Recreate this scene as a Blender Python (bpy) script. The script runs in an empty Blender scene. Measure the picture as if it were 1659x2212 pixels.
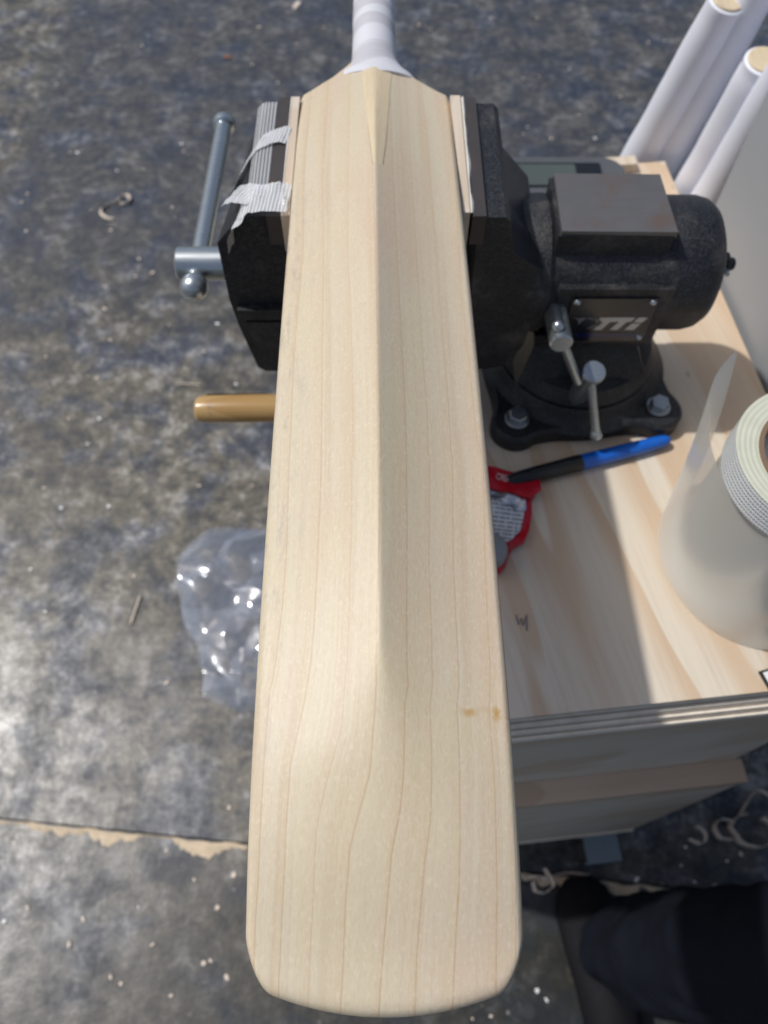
import bpy, bmesh, math, random
import numpy as np
from mathutils import Vector, Matrix, noise as mnoise
random.seed(7)
R = math.radians
scene = bpy.context.scene
C = scene.collection

# ------------------------------------------------------------------ camera, sky, sun, exposure
PITCH = 61.0                      # degrees below the horizon
CT, ST = math.cos(R(PITCH)), math.sin(R(PITCH))
CAMZ = 1.35                       # phone height above the floor (m)
FPX, CX, CY = 1646.0, 829.5, 1106.0   # focal length and centre in a 1659 x 2212 frame
cd = bpy.data.cameras.new('camera'); cam = bpy.data.objects.new('camera', cd); C.objects.link(cam)
cam.location = (0, 0, CAMZ); cam.rotation_euler = (R(90 - PITCH), 0, 0)
cd.sensor_fit = 'VERTICAL'; cd.sensor_height = 24.0; cd.lens = 24.0 * FPX / 2212.0
cd.clip_start = 0.01; cd.clip_end = 200
cd.dof.use_dof = True; cd.dof.focus_distance = 0.335; cd.dof.aperture_fstop = 6.3
scene.camera = cam

SUN = Vector((-0.615, 0.17, 1.0)).normalized()          # towards the sun
el = math.asin(SUN.z); az = math.atan2(SUN.x, SUN.y)
w = bpy.data.worlds.new('World'); scene.world = w; w.use_nodes = True
nt = w.node_tree; nt.nodes.clear()
sky = nt.nodes.new('ShaderNodeTexSky'); sky.sky_type = 'NISHITA'; sky.sun_disc = False
sky.sun_elevation = el; sky.sun_rotation = az; sky.air_density = 1.0; sky.dust_density = 3.0; sky.ozone_density = 1.0
bg = nt.nodes.new('ShaderNodeBackground'); bg.inputs['Strength'].default_value = 0.088
wo = nt.nodes.new('ShaderNodeOutputWorld')
nt.links.new(sky.outputs[0], bg.inputs[0]); nt.links.new(bg.outputs[0], wo.inputs[0])
sl = bpy.data.lights.new('sun', 'SUN'); sun = bpy.data.objects.new('sun', sl); C.objects.link(sun)
sl.energy = 2.9; sl.angle = R(1.4); sl.color = (1.0, 0.972, 0.93)
sun.rotation_euler = SUN.to_track_quat('Z', 'Y').to_euler(); sun.location = SUN * 5
vs = scene.view_settings
vs.view_transform = 'Standard'; vs.look = 'None'; vs.gamma = 1.0; vs.exposure = 0.0; vs.use_curve_mapping = False
scene.cycles.use_denoising = True
scene.cycles.max_bounces = 8; scene.cycles.transparent_max_bounces = 16
scene.cycles.caustics_reflective = False; scene.cycles.caustics_refractive = False

# ------------------------------------------------------------------ helpers
# Geometry is written in millimetres relative to the camera's foot: x right, y ahead, z up from the LENS (so the floor is z=-1350).
FLOOR, BENCH = -1350.0, -560.0
def G(x, y, z): return Vector((x / 1000, y / 1000, CAMZ + z / 1000))
def px(u, v, z):
    """photo pixel (1659 frame) -> point on the level plane z (mm)"""
    rx, ry = (u - CX) / FPX, (v - CY) / FPX
    t = -z / (ST + ry * CT)
    return (rx * t, t * (CT - ry * ST), z)

def thing(name, label, cat, base, group=None, rotz=0.0):
    o = bpy.data.objects.new(name, None); C.objects.link(o); o.empty_display_size = 0.02
    o.location = G(*base); o.rotation_euler = (0, 0, rotz)
    o['label'] = label; o['category'] = cat
    if group: o['group'] = group
    return o
def tag(o, label, cat, group=None):
    o['label'] = label; o['category'] = cat
    if group: o['group'] = group
    return o
def root_matrix(p):
    m = Matrix.Identity(4)
    while p is not None:
        loc = Matrix.LocRotScale(p.location, p.rotation_euler, None); m = loc @ m; p = p.parent
    return m
def obj(name, bm, m, parent=None, base=None, bevel=0.0, seg=2, angle=35, local=False, smooth=True, doubles=False):
    """one mesh object. bm is in lens-relative mm (world frame), or in the parent's own mm frame when local."""
    if doubles: bmesh.ops.remove_doubles(bm, verts=bm.verts, dist=1e-4)
    if bevel:
        es = [e for e in bm.edges if len(e.link_faces) == 2 and e.calc_face_angle(0) > R(30)]
        if es: bmesh.ops.bevel(bm, geom=es, offset=bevel, segments=seg, profile=0.5, affect='EDGES', clamp_overlap=True)
    bmesh.ops.recalc_face_normals(bm, faces=bm.faces)
    me = bpy.data.meshes.new(name); 
    if local:
        for v in bm.verts: v.co = v.co / 1000
        M = Matrix.Identity(4)
    else:
        if parent is None and base is not None: inv = Matrix.Translation(-G(*base))
        else: inv = root_matrix(parent).inverted()
        for v in bm.verts: v.co = inv @ G(*v.co)
    bm.to_mesh(me); bm.free()
    me.materials.append(m)
    if smooth:
        me.shade_smooth(); me.set_sharp_from_angle(angle=R(angle))
    o = bpy.data.objects.new(name, me); C.objects.link(o)
    if parent is not None: o.parent = parent
    elif base is not None: o.location = G(*base)
    return o
def B(): return bmesh.new()
def box(bm, x0, x1, y0, y1, z0, z1):
    v = [bm.verts.new((x, y, z)) for z in (z0, z1) for y in (y0, y1) for x in (x0, x1)]
    for f in ((0, 2, 3, 1), (4, 5, 7, 6), (0, 1, 5, 4), (2, 6, 7, 3), (0, 4, 6, 2), (1, 3, 7, 5)):
        bm.faces.new([v[i] for i in f])
    return bm
def frame(d):
    d = Vector(d).normalized()
    a = Vector((0, 0, 1)) if abs(d.z) < 0.9 else Vector((1, 0, 0))
    s = d.cross(a).normalized(); return s, s.cross(d).normalized()
def loft(bm, rings, cap=True, closed=True):
    rv = [[bm.verts.new(p) for p in r] for r in rings]
    n = len(rv[0])
    for i in range(len(rv) - 1):
        for j in range(n if closed else n - 1):
            k = (j + 1) % n
            bm.faces.new((rv[i][j], rv[i][k], rv[i + 1][k], rv[i + 1][j]))
    if cap and closed:
        bm.faces.new(list(reversed(rv[0]))); bm.faces.new(rv[-1])
    return rv
def lathe(bm, p0, d, prof, seg=32):
    """prof: (distance along d, radius)"""
    d = Vector(d).normalized(); s, t = frame(d); p0 = Vector(p0)
    loft(bm, [[p0 + d * a + (s * math.cos(2 * math.pi * k / seg) + t * math.sin(2 * math.pi * k / seg)) * max(r, .01) for k in range(seg)] for a, r in prof])
    return bm
def cyl(bm, p0, p1, r, seg=24, r1=None, ch=0.0):
    p0, p1 = Vector(p0), Vector(p1); L = (p1 - p0).length; r1 = r if r1 is None else r1
    pr = [(0, r - ch), (ch, r), (L - ch, r1), (L, r1 - ch)] if ch else [(0, r), (L, r1)]
    return lathe(bm, p0, p1 - p0, pr, seg)
def tube(bm, pts, r, seg=10):
    pts = [Vector(p) for p in pts]; rings = []
    for i, p in enumerate(pts):
        d = pts[min(i + 1, len(pts) - 1)] - pts[max(i - 1, 0)]
        s, t = frame(d); rr = r[i] if isinstance(r, (list, tuple)) else r
        rings.append([p + (s * math.cos(2 * math.pi * k / seg) + t * math.sin(2 * math.pi * k / seg)) * rr for k in range(seg)])
    loft(bm, rings); return bm
def prism(bm, poly, axis, a0, a1):
    """poly: 2-D points; axis 'y': points are (x,z) swept y a0..a1; 'z': (x,y) swept z; 'x': (y,z) swept x"""
    def P(p, a): return {'y': (p[0], a, p[1]), 'z': (p[0], p[1], a), 'x': (a, p[0], p[1])}[axis]
    A = [bm.verts.new(P(p, a0)) for p in poly]; D = [bm.verts.new(P(p, a1)) for p in poly]; n = len(poly)
    for i in range(n): bm.faces.new((A[i], A[(i + 1) % n], D[(i + 1) % n], D[i]))
    bm.faces.new(list(reversed(A))); bm.faces.new(D); return bm
def ball(bm, c, r, seg=16, sz=1.0):
    lathe(bm, (c[0], c[1], c[2] - r * sz), (0, 0, 1), [(r * sz * (1 - math.cos(math.pi * i / 10)), r * math.sin(math.pi * i / 10)) for i in range(11)], seg)
    return bm
def sheet(bm, rows, thick=0.0):
    rv = [[bm.verts.new(p) for p in r] for r in rows]
    for i in range(len(rv) - 1):
        for j in range(len(rv[0]) - 1):
            bm.faces.new((rv[i][j], rv[i][j + 1], rv[i + 1][j + 1], rv[i + 1][j]))
    return bm
def interp(x, xs, ys): return float(np.interp(x, xs, ys))
def sstep(x, a, b):
    t = min(1, max(0, (x - a) / (b - a))); return t * t * (3 - 2 * t)

# ------------------------------------------------------------------ materials
class NT:
    def __init__(s, name):
        s.m = bpy.data.materials.new(name); s.m.use_nodes = True; s.t = s.m.node_tree
        s.b = s.t.nodes['Principled BSDF']; s.o = s.t.nodes['Material Output']
    def n(s, typ, **kw):
        nd = s.t.nodes.new('ShaderNode' + typ)
        for k, v in kw.items():
            if k.startswith('i_'): nd.inputs[k[2:].replace('_', ' ')].default_value = v
            else: setattr(nd, k, v)
        return nd
    def l(s, a, b): s.t.links.new(a, b)
    def val(s, x, sock):
        if hasattr(x, 'is_linked') or isinstance(x, bpy.types.NodeSocket): s.l(x, sock)
        else: sock.default_value = x
    def math(s, op, a, b=0.0, c=0.0, clamp=False):
        nd = s.n('Math', operation=op); nd.use_clamp = clamp
        for i, x in enumerate((a, b, c)): s.val(x, nd.inputs[i])
        return nd.outputs[0]
    def coord(s, scale=(1, 1, 1), rot=(0, 0, 0), loc=(0, 0, 0), src='Object', vec=None):
        if vec is None: vec = s.n('TexCoord').outputs[src]
        mp = s.n('Mapping'); mp.inputs['Scale'].default_value = scale; mp.inputs['Rotation'].default_value = rot; mp.inputs['Location'].default_value = loc
        s.l(vec, mp.inputs[0]); return mp.outputs[0]
    def noise(s, vec, scale=5, detail=4, rough=0.55, dist=0.0):
        nd = s.n('TexNoise'); nd.inputs['Scale'].default_value = scale; nd.inputs['Detail'].default_value = detail
        nd.inputs['Roughness'].default_value = rough; nd.inputs['Distortion'].default_value = dist
        s.l(vec, nd.inputs['Vector']); return nd.outputs['Fac']
    def ramp(s, fac, stops, interp='LINEAR'):
        nd = s.n('ValToRGB'); cr = nd.color_ramp; cr.interpolation = interp
        while len(cr.elements) < len(stops): cr.elements.new(0.5)
        for e, (p, c) in zip(cr.elements, stops):
            e.position = p; e.color = (c, c, c, 1) if not isinstance(c, (tuple, list)) else (*c, 1)
        s.l(fac, nd.inputs[0]); return nd.outputs[0]
    def mix(s, fac, a, b, blend='MIX'):
        nd = s.n('Mix', data_type='RGBA', blend_type=blend)
        s.val(fac, nd.inputs[0])
        for x, i in ((a, 6), (b, 7)):
            if isinstance(x, (tuple, list)): nd.inputs[i].default_value = (*x, 1)
            else: s.l(x, nd.inputs[i])
        return nd.outputs[2]
    def bump(s, h, strength=0.3, dist=0.001, prev=None):
        nd = s.n('Bump'); nd.inputs['Strength'].default_value = strength; nd.inputs['Distance'].default_value = dist
        s.l(h, nd.inputs['Height'])
        if prev is not None: s.l(prev, nd.inputs['Normal'])
        s.l(nd.outputs[0], s.b.inputs['Normal']); return nd.outputs[0]
    def col(s, x): s.val((*x, 1) if isinstance(x, tuple) else x, s.b.inputs['Base Color'])
    def rough(s, x): s.val(x, s.b.inputs['Roughness'])
def plain(name, c, rough=0.5, metal=0.0, nscale=60, var=0.12, bump=0.0, spec=0.5):
    k = NT(name); v = k.coord(); f = k.noise(v, nscale, 5)
    k.col(k.mix(f, tuple(x * (1 - var) for x in c), tuple(min(1, x * (1 + var)) for x in c)))
    k.rough(k.math('ADD', k.math('MULTIPLY', k.noise(v, nscale * 1.7, 3), 0.16), rough - 0.08)); k.b.inputs['Metallic'].default_value = metal
    k.b.inputs['Specular IOR Level'].default_value = spec
    if bump: k.bump(k.noise(v, nscale * 6, 3), bump, 0.0006)
    return k.m

# floor: old stained and sealed concrete
def mat_floor():
    k = NT('stained_concrete'); v = k.coord()
    wob = k.n('TexNoise'); wob.inputs['Scale'].default_value = 6; wob.inputs['Detail'].default_value = 4; k.l(v, wob.inputs[0])
    vv = k.n('VectorMath', operation='MULTIPLY_ADD'); k.l(wob.outputs['Color'], vv.inputs[0]); vv.inputs[1].default_value = (.05, .05, 0); k.l(v, vv.inputs[2]); vv = vv.outputs[0]
    a = k.noise(vv, 3.2, 6, 0.6); b = k.noise(vv, 13.0, 5, 0.6); c = k.noise(vv, 40.0, 5, 0.6); d = k.noise(k.coord(loc=(5, 3, 0), vec=vv), 8.0, 6, 0.62); e = k.noise(v, 105, 4, .6)
    f = k.math('ADD', k.math('MULTIPLY', b, .38), k.math('ADD', k.math('MULTIPLY', c, .38), k.math('MULTIPLY', e, .24)))
    brown = k.ramp(f, [(0.42, (.040, .041, .043)), (0.465, (.086, .082, .070)), (0.51, (.132, .122, .099)), (0.55, (.21, .195, .163)), (0.59, (.34, .33, .31))])
    blue = k.ramp(f, [(0.42, (.022, .028, .043)), (0.465, (.052, .060, .080)), (0.51, (.092, .100, .120)), (0.55, (.17, .178, .195)), (0.59, (.32, .325, .335))])
    base = k.mix(k.ramp(d, [(0.40, 1), (0.52, 0)]), brown, blue)
    base = k.mix(k.ramp(a, [(.40, .5), (.55, 0)]), base, k.mix(.6, base, (.03, .034, .042)))
    sx = k.n('SeparateXYZ'); k.l(vv, sx.inputs[0])
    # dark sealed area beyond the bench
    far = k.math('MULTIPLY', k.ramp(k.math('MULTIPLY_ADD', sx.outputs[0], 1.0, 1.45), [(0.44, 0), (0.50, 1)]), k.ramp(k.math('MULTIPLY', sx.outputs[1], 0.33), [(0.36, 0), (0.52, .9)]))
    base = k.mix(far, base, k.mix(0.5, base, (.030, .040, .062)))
    # glare painted pale either side of the joint; shade painted on the near slab
    pale = k.math('MULTIPLY', k.ramp(k.math('MULTIPLY_ADD', sx.outputs[1], 1.0, .2), [(0.02, 0), (.20, 1), (.52, 1), (.80, 0)]), k.ramp(k.math('MULTIPLY', sx.outputs[0], -1.0), [(0.12, 0), (.45, .50)]))
    base = k.mix(k.math('MULTIPLY', pale, k.ramp(b, [(.36, .25), (.6, 1)])), base, (.225, .23, .24))
    near_shade = k.math('MULTIPLY', k.ramp(k.math('MULTIPLY_ADD', sx.outputs[0], 1.0, .7), [(.12, 0), (.62, .86), (.95, 1)]), k.ramp(k.math('MULTIPLY_ADD', sx.outputs[1], 1.0, .35), [(.40, .92), (.58, 0)]))
    base = k.mix(near_shade, base, k.mix(.88, base, (.006, .008, .009), 'MIX'))
    jd = k.math('SUBTRACT', sx.outputs[1], k.math('MULTIPLY_ADD', sx.outputs[0], JS, JC))
    base = k.mix(k.math('MULTIPLY', k.ramp(k.math('MULTIPLY_ADD', jd, 5.0, .5), [(.10, 0), (.30, .9), (.46, .9), (.50, 0)]), k.ramp(b, [(.42, 1), (.58, .1)])), base, (.038, .042, .052))
    pit = k.n('TexVoronoi'); pit.inputs['Scale'].default_value = 13; k.l(vv, pit.inputs['Vector'])
    base = k.mix(k.math('MULTIPLY', k.ramp(pit.outputs['Distance'], [(0.10, .85), (0.17, 0)]), k.ramp(k.noise(v, 6, 2), [(0.50, 0), (0.56, 1)])), base, (.04, .042, .046))
    vo = k.n('TexVoronoi'); vo.inputs['Scale'].default_value = 38; k.l(v, vo.inputs['Vector'])
    vs_ = k.math('MULTIPLY', k.ramp(vo.outputs['Distance'], [(0.06, 1), (0.13, 0)]), k.ramp(k.noise(v, 8, 2), [(0.5, 0), (0.6, .8)]))
    base = k.mix(vs_, base, (.33, .31, .29))
    hs = k.n('HueSaturation'); hs.inputs['Value'].default_value = .92; hs.inputs['Saturation'].default_value = 1.1; k.l(base, hs.inputs['Color'])
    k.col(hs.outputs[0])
    k.rough(k.math('ADD', k.ramp(f, [(0.42, .46), (0.58, .26)]), k.ramp(d, [(0.38, .10), (0.60, .0)]))); k.b.inputs['Specular IOR Level'].default_value = 0.42
    h = k.math('ADD', k.math('MULTIPLY', c, 0.5), k.math('MULTIPLY', k.noise(v, 160, 4), 0.5))
    k.bump(h, 0.22, 0.003); return k.m
def mat_ply(name, rot=0.0, light=(.70, .63, .52), tan=(.60, .45, .31), sc=1.0, dark=1.0, axis='z', seed=0.0):
    k = NT(name)
    r = {'z': (0, 0, rot), 'y': (0, rot, 0), 'x': (rot, 0, 0)}[axis]
    v = k.coord(rot=r, loc=(seed, seed * .7, seed * .3))
    st = k.coord(scale=(6.5 * sc, 1.25 * sc, 6 * sc) if axis == 'z' else (1.6 * sc, 6, 7 * sc), vec=v)
    n1 = k.noise(st, 1.0, 3, 0.42, 0.25)
    fr = k.math('FRACT', k.math('MULTIPLY', n1, 7.0))
    bands = k.ramp(fr, [(0.0, 0), (0.05, .95), (0.28, .85), (0.58, .10), (1.0, 0)])
    fine = k.noise(k.coord(scale=(260, 9, 160) if axis == 'z' else (9, 160, 260), vec=v), 1.0, 4, .6)
    blot = k.noise(k.coord(scale=(9, 5, 9), vec=v), 1.0, 4)
    c = k.mix(bands, tuple(x * dark for x in light), tuple(x * dark for x in tan))
    c = k.mix(k.ramp(blot, [(.45, 0), (.7, .35)]), c, (.63 * dark, .50 * dark, .36 * dark))
    c = k.mix(k.math('MULTIPLY', k.ramp(fine, [(0.48, 0), (0.75, 1)]), .28), c, (.45 * dark, .32 * dark, .20 * dark))
    sp = k.noise(k.coord(scale=(60, 26, 60), vec=v), 1.0, 2)
    c = k.mix(k.ramp(sp, [(0.73, 0), (0.79, .6)]), c, (.20, .14, .10))
    k.col(c); k.rough(0.5); k.bump(k.math('ADD', fine, k.math('MULTIPLY', bands, .5)), 0.12, 0.0008)
    return k.m
def mat_willow():
    k = NT('willow'); uv = k.n('UVMap', uv_map='grain').outputs[0]
    sp = k.n('SeparateXYZ'); k.l(uv, sp.inputs[0]); g, y = sp.outputs[0], sp.outputs[1]
    oc = k.coord(); so = k.n('SeparateXYZ'); k.l(oc, so.inputs[0])
    gw = k.math('ADD', g, k.math('MULTIPLY', k.math('SUBTRACT', k.noise(k.coord(scale=(40, 9, 0), vec=oc), 1.0, 3), 0.5), 0.10))
    fr = k.math('FRACT', gw)
    d = k.math('MINIMUM', fr, k.math('SUBTRACT', 1.0, fr))
    cell = k.math('FLOOR', gw)
    cb = k.n('CombineXYZ'); k.l(k.math('MULTIPLY', gw, 1.7), cb.inputs[0]); k.l(k.math('MULTIPLY', y, 2.2), cb.inputs[1])
    streak = k.noise(cb.outputs[0], 1.4, 5, 0.6)
    cb2 = k.n('CombineXYZ'); k.l(k.math('MULTIPLY', gw, 8.0), cb2.inputs[0]); k.l(k.math('MULTIPLY', y, 3.0), cb2.inputs[1])
    streak2 = k.noise(cb2.outputs[0], 1.6, 4, 0.6)
    base = k.ramp(streak, [(0.28, (.520, .418, .292)), (0.42, (.560, .478, .352)), (0.52, (.588, .518, .392)), (0.70, (.572, .505, .362))])
    base = k.mix(k.ramp(streak2, [(0.46, 0), (0.80, .42)]), base, (.55, .44, .31))
    base = k.mix(k.ramp(k.noise(k.coord(scale=(26, 9, 9), vec=oc), 1.0, 4), [(0.48, 0), (0.70, .6)]), base, (.565, .432, .325))
    base = k.mix(k.ramp(k.noise(k.coord(scale=(20, 7, 7), loc=(3, 1, 0), vec=oc), 1.0, 4), [(0.48, 0), (0.70, .55)]), base, (.60, .525, .340))
    # late-wood side of every ring and the thin ring line itself
    base = k.mix(k.math('MULTIPLY', k.math('POWER', fr, 3.0), 0.36), base, (.56, .42, .27))
    wn = k.n('TexWhiteNoise', noise_dimensions='1D'); k.l(k.math('ROUND', gw), wn.inputs['W'])
    toe = k.ramp(y, [(0.02, 1.0), (0.30, .62), (0.6, .42)])
    line = k.math('MULTIPLY', k.ramp(d, [(0.006, 1), (0.042, 0)]), k.math('MULTIPLY', toe, k.math('MULTIPLY_ADD', wn.outputs[0], .28, .34)))
    base = k.mix(line, base, (.42, .285, .16))
    # fibre flecks
    fl = k.noise(k.coord(scale=(1050, 230, 400), vec=oc), 1.0, 3)
    base = k.mix(k.ramp(fl, [(0.50, 0), (0.80, .40)]), base, (.48, .36, .24))
    fl2 = k.noise(k.coord(scale=(720, 420, 400), loc=(7, 0, 0), vec=oc), 1.0, 3)
    base = k.mix(k.ramp(fl2, [(0.52, 0), (0.82, .36)]), base, (.76, .68, .55))
    # grey weather flecks along one edge
    gm = k.math('MULTIPLY', k.ramp(k.math('MULTIPLY', so.outputs[0], -10.0), [(0.34, 0), (0.52, 1)]), k.ramp(k.noise(k.coord(scale=(190, 62, 60), rot=(0, 0, .5), vec=oc), 1.0, 4, .7), [(0.52, 0), (0.70, .60)]))
    gm = k.math('MULTIPLY', gm, k.ramp(y, [(0.02, .25), (0.15, 1), (0.40, 1), (0.46, 0)]))
    base = k.mix(gm, base, (.34, .32, .29))
    # knot flecks near the toe-side swell
    for (kx, ky, rx_, ry_, s_) in KNOTS:
        cx = k.math('DIVIDE', k.math('SUBTRACT', so.outputs[0], kx), rx_); cy = k.math('DIVIDE', k.math('SUBTRACT', so.outputs[1], ky), ry_)
        dd = k.math('SQRT', k.math('ADD', k.math('MULTIPLY', cx, cx), k.math('MULTIPLY', cy, cy)))
        dd = k.math('ADD', dd, k.math('MULTIPLY', k.math('SUBTRACT', fl2, .5), .8))
        base = k.mix(k.math('MULTIPLY', k.ramp(dd, [(0.15, 1), (1.0, 0)]), s_), base, (.46, .28, .10))
    k.col(base)
    k.b.inputs['Specular IOR Level'].default_value = 0.34
    k.rough(k.math('MULTIPLY_ADD', streak2, .12, .38))
    rip = k.noise(k.coord(scale=(50, 620, 50), vec=oc), 1.0, 3)
    ripm = k.math('MULTIPLY', rip, k.ramp(k.math('MULTIPLY', so.outputs[0], 10.0), [(0.0, .12), (0.3, .8)]))
    h = k.math('ADD', k.math('MULTIPLY', fl, 0.5), k.math('ADD', k.math('MULTIPLY', ripm, .9), k.math('MULTIPLY', k.noise(k.coord(scale=(260, 260, 260), vec=oc), 1.0, 3), .6)))
    k.bump(h, 0.26, 0.0005); return k.m
def mat_cane():
    k = NT('cane'); oc = k.coord()
    f = k.noise(k.coord(scale=(900, 24, 300), vec=oc), 1.0, 4, .6); f2 = k.noise(k.coord(scale=(160, 9, 100), vec=oc), 1.0, 3)
    c = k.mix(f2, (.62, .505, .335), (.65, .555, .39)); c = k.mix(k.ramp(f, [(0.5, 0), (0.72, .55)]), c, (.50, .38, .22))
    k.col(c); k.rough(.5); k.bump(f, .2, .0005); return k.m
def mat_hammer(name='black_hammertone', dust=0.5):
    k = NT(name); v = k.coord(); f = k.noise(v, 560, 3, .65); g = k.noise(v, 26, 5, .6); h2 = k.noise(v, 130, 3)
    c = k.mix(k.ramp(f, [(0.45, 0), (0.75, 1)]), (.008, .009, .011), (.048, .053, .064))
    c = k.mix(k.math('MULTIPLY', k.ramp(g, [(0.48, 0), (0.66, 1)]), k.math('MULTIPLY', k.ramp(h2, [(0.35, .2), (0.7, 1)]), dust)), c, (.17, .155, .14))
    k.col(c); k.rough(k.math('MULTIPLY_ADD', f, .25, .32)); k.bump(f, .55, .0011); k.b.inputs['Specular IOR Level'].default_value = .42; return k.m
def mat_steel(name, c, rough, rust=0.0, sc=40):
    k = NT(name); v = k.coord(); f = k.noise(v, sc, 5, .6); s_ = k.noise(k.coord(scale=(30, 500, 500), vec=v), 1.0, 3)
    cc = k.mix(f, tuple(x * .75 for x in c), c)
    if rust: cc = k.mix(k.math('MULTIPLY', k.ramp(k.noise(v, sc * .9, 4), [(0.56, 0), (0.70, 1)]), rust), cc, (.20, .105, .055))
    k.col(cc); k.b.inputs['Metallic'].default_value = .85 if not rust else .55
    k.rough(k.math('MULTIPLY_ADD', s_, .2, rough - .1)); k.bump(s_, .06, .0004); return k.m
def mat_film(name, tint=(.9, .92, .95), clear=.7, rough=.18, haze=(.75, .77, .8), bump=0.0, bscale=60):
    k = NT(name); t = k.t
    tr = k.n('BsdfTransparent'); tr.inputs[0].default_value = (*tint, 1)
    gl = k.n('BsdfGlossy'); gl.inputs['Roughness'].default_value = rough; gl.inputs[0].default_value = (.95, .97, 1, 1)
    df = k.n('BsdfDiffuse'); df.inputs[0].default_value = (*haze, 1)
    m1 = k.n('MixShader'); m1.inputs[0].default_value = .5; k.l(df.outputs[0], m1.inputs[1]); k.l(gl.outputs[0], m1.inputs[2])
    lw = k.n('LayerWeight'); lw.inputs[0].default_value = .35
    fac = k.math('ADD', k.math('MULTIPLY', lw.outputs['Facing'], .5), 1 - clear, clamp=True)
    m2 = k.n('MixShader'); k.l(fac, m2.inputs[0]); k.l(tr.outputs[0], m2.inputs[1]); k.l(m1.outputs[0], m2.inputs[2])
    if bump:
        bn = k.n('Bump'); bn.inputs['Strength'].default_value = bump; bn.inputs['Distance'].default_value = .002
        k.l(k.noise(k.coord(), bscale, 3), bn.inputs['Height'])
        for q in (gl, df): k.l(bn.outputs[0], q.inputs['Normal'])
    k.l(m2.outputs[0], k.o.inputs['Surface']); return k.m
def mat_filament(name, clear=.45):
    """clear strapping tape with white reinforcing fibres both ways"""
    k = NT(name); uv = k.n('UVMap', uv_map='tape').outputs[0]
    sp = k.n('SeparateXYZ'); k.l(uv, sp.inputs[0])
    def fib(s, n, wd): 
        fr = k.math('FRACT', k.math('MULTIPLY', s, n)); return k.ramp(k.math('ABSOLUTE', k.math('SUBTRACT', fr, .5)), [(wd, 1), (wd + .16, 0)])
    f = k.math('MAXIMUM', fib(sp.outputs[0], .42, .12), k.math('MULTIPLY', fib(sp.outputs[1], .62, .10), .75))
    tr = k.n('BsdfTransparent'); tr.inputs[0].default_value = (.9, .92, .95, 1)
    k.b.inputs['Base Color'].default_value = (.78, .80, .82, 1); k.b.inputs['Roughness'].default_value = .22
    fac = k.math('ADD', k.math('MULTIPLY', f, .55), 1 - clear - .22, clamp=True)
    bn = k.n('Bump'); bn.inputs['Strength'].default_value = .5; bn.inputs['Distance'].default_value = .0006; k.l(f, bn.inputs['Height']); k.l(bn.outputs[0], k.b.inputs['Normal'])
    m2 = k.n('MixShader'); k.l(fac, m2.inputs[0]); k.l(tr.outputs[0], m2.inputs[1]); k.l(k.b.outputs[0], m2.inputs[2])
    k.l(m2.outputs[0], k.o.inputs['Surface']); return k.m
def mat_binding():
    k = NT('white_binding'); oc = k.coord(); so = k.n('SeparateXYZ'); k.l(oc, so.inputs[0])
    yy = k.math('ADD', so.outputs[1], k.math('MULTIPLY', so.outputs[0], .07))
    wv = k.math('FRACT', k.math('MULTIPLY', yy, 900.0)); th = k.math('ABSOLUTE', k.math('SUBTRACT', wv, .5))
    n1 = k.noise(k.coord(scale=(20, 320, 20), vec=oc), 1.0, 3)
    bd = k.noise(k.coord(scale=(6, 46, 6), vec=oc), 1.0, 1)
    k.col(k.mix(k.ramp(bd, [(.46, 0), (.49, 1)]), k.mix(n1, (.46, .455, .50), (.56, .555, .59)), k.mix(n1, (.60, .61, .66), (.68, .69, .73)))); k.rough(.5)
    k.bump(k.math('ADD', th, n1), .35, .0006); return k.m
M = {}
pa, pb = px(0, 1768, FLOOR), px(530, 1822, FLOOR)
JS = (pb[1] - pa[1]) / (pb[0] - pa[0]); JC = (pa[1] - JS * pa[0]) / 1000
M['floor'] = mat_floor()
M['hammer'] = mat_hammer(); M['hammer_clean'] = mat_hammer('black_hammertone_clean', .22)
M['zinc'] = mat_steel('zinc_plated_steel', (.50, .55, .58), .30)
M['jaw_steel'] = mat_steel('brown_jaw_steel', (.10, .088, .085), .48, .25, 60)
M['anvil_steel'] = mat_steel('bare_anvil_steel', (.20, .195, .195), .46, .45, 34)
M['plate_black'] = plain('gloss_black_plate', (.010, .011, .016), .22)
M['logo'] = plain('pale_logo_print', (.66, .62, .55), .4)
M['logo_dim'] = plain('dim_logo_print', (.20, .18, .17), .4)
M['blue_print'] = plain('deep_blue_print', (.008, .014, .07), .25)
M['pine'] = mat_ply('plywood_top', -0.12)
M['pine_front'] = mat_ply('plywood_front', 0.45, (.76, .68, .56), (.68, .54, .40), .9, 1.0, 'y')
M['ply_a'] = plain('ply_layer_light', (.80, .72, .60), .6, nscale=90, var=.25, bump=.2)
M['ply_b'] = plain('ply_layer_dark', (.40, .32, .24), .65, nscale=90, var=.3, bump=.2)
M['rail'] = mat_ply('stud_brown', 0.0, (.60, .46, .34), (.50, .36, .25), 1.6, 1.0, 'y')
M['liner'] = mat_ply('liner_wood', 0.0, (.64, .56, .46), (.58, .48, .37), 3)
M['glue'] = plain('dried_white_glue', (.74, .72, .66), .4, nscale=200, bump=.3)
M['tape'] = mat_filament('filament_tape', .70)
M['tape_white'] = mat_filament('filament_tape_crumpled', .40)
M['cane'] = mat_cane(); M['binding'] = mat_binding()
M['white_wrap'] = plain('white_wrap', (.74, .76, .84), .48, nscale=30, var=.06, bump=.12)
M['grey_panel'] = plain('grey_painted_panel', (.33, .345, .365), .5, nscale=12, var=.05)
M['scale_grey'] = plain('charcoal_plastic', (.085, .092, .10), .45)
M['lcd'] = plain('lcd_glass', (.075, .092, .085), .18, nscale=14)
M['lcd_frame'] = plain('black_glossy_plastic', (.012, .013, .015), .2)
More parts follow.
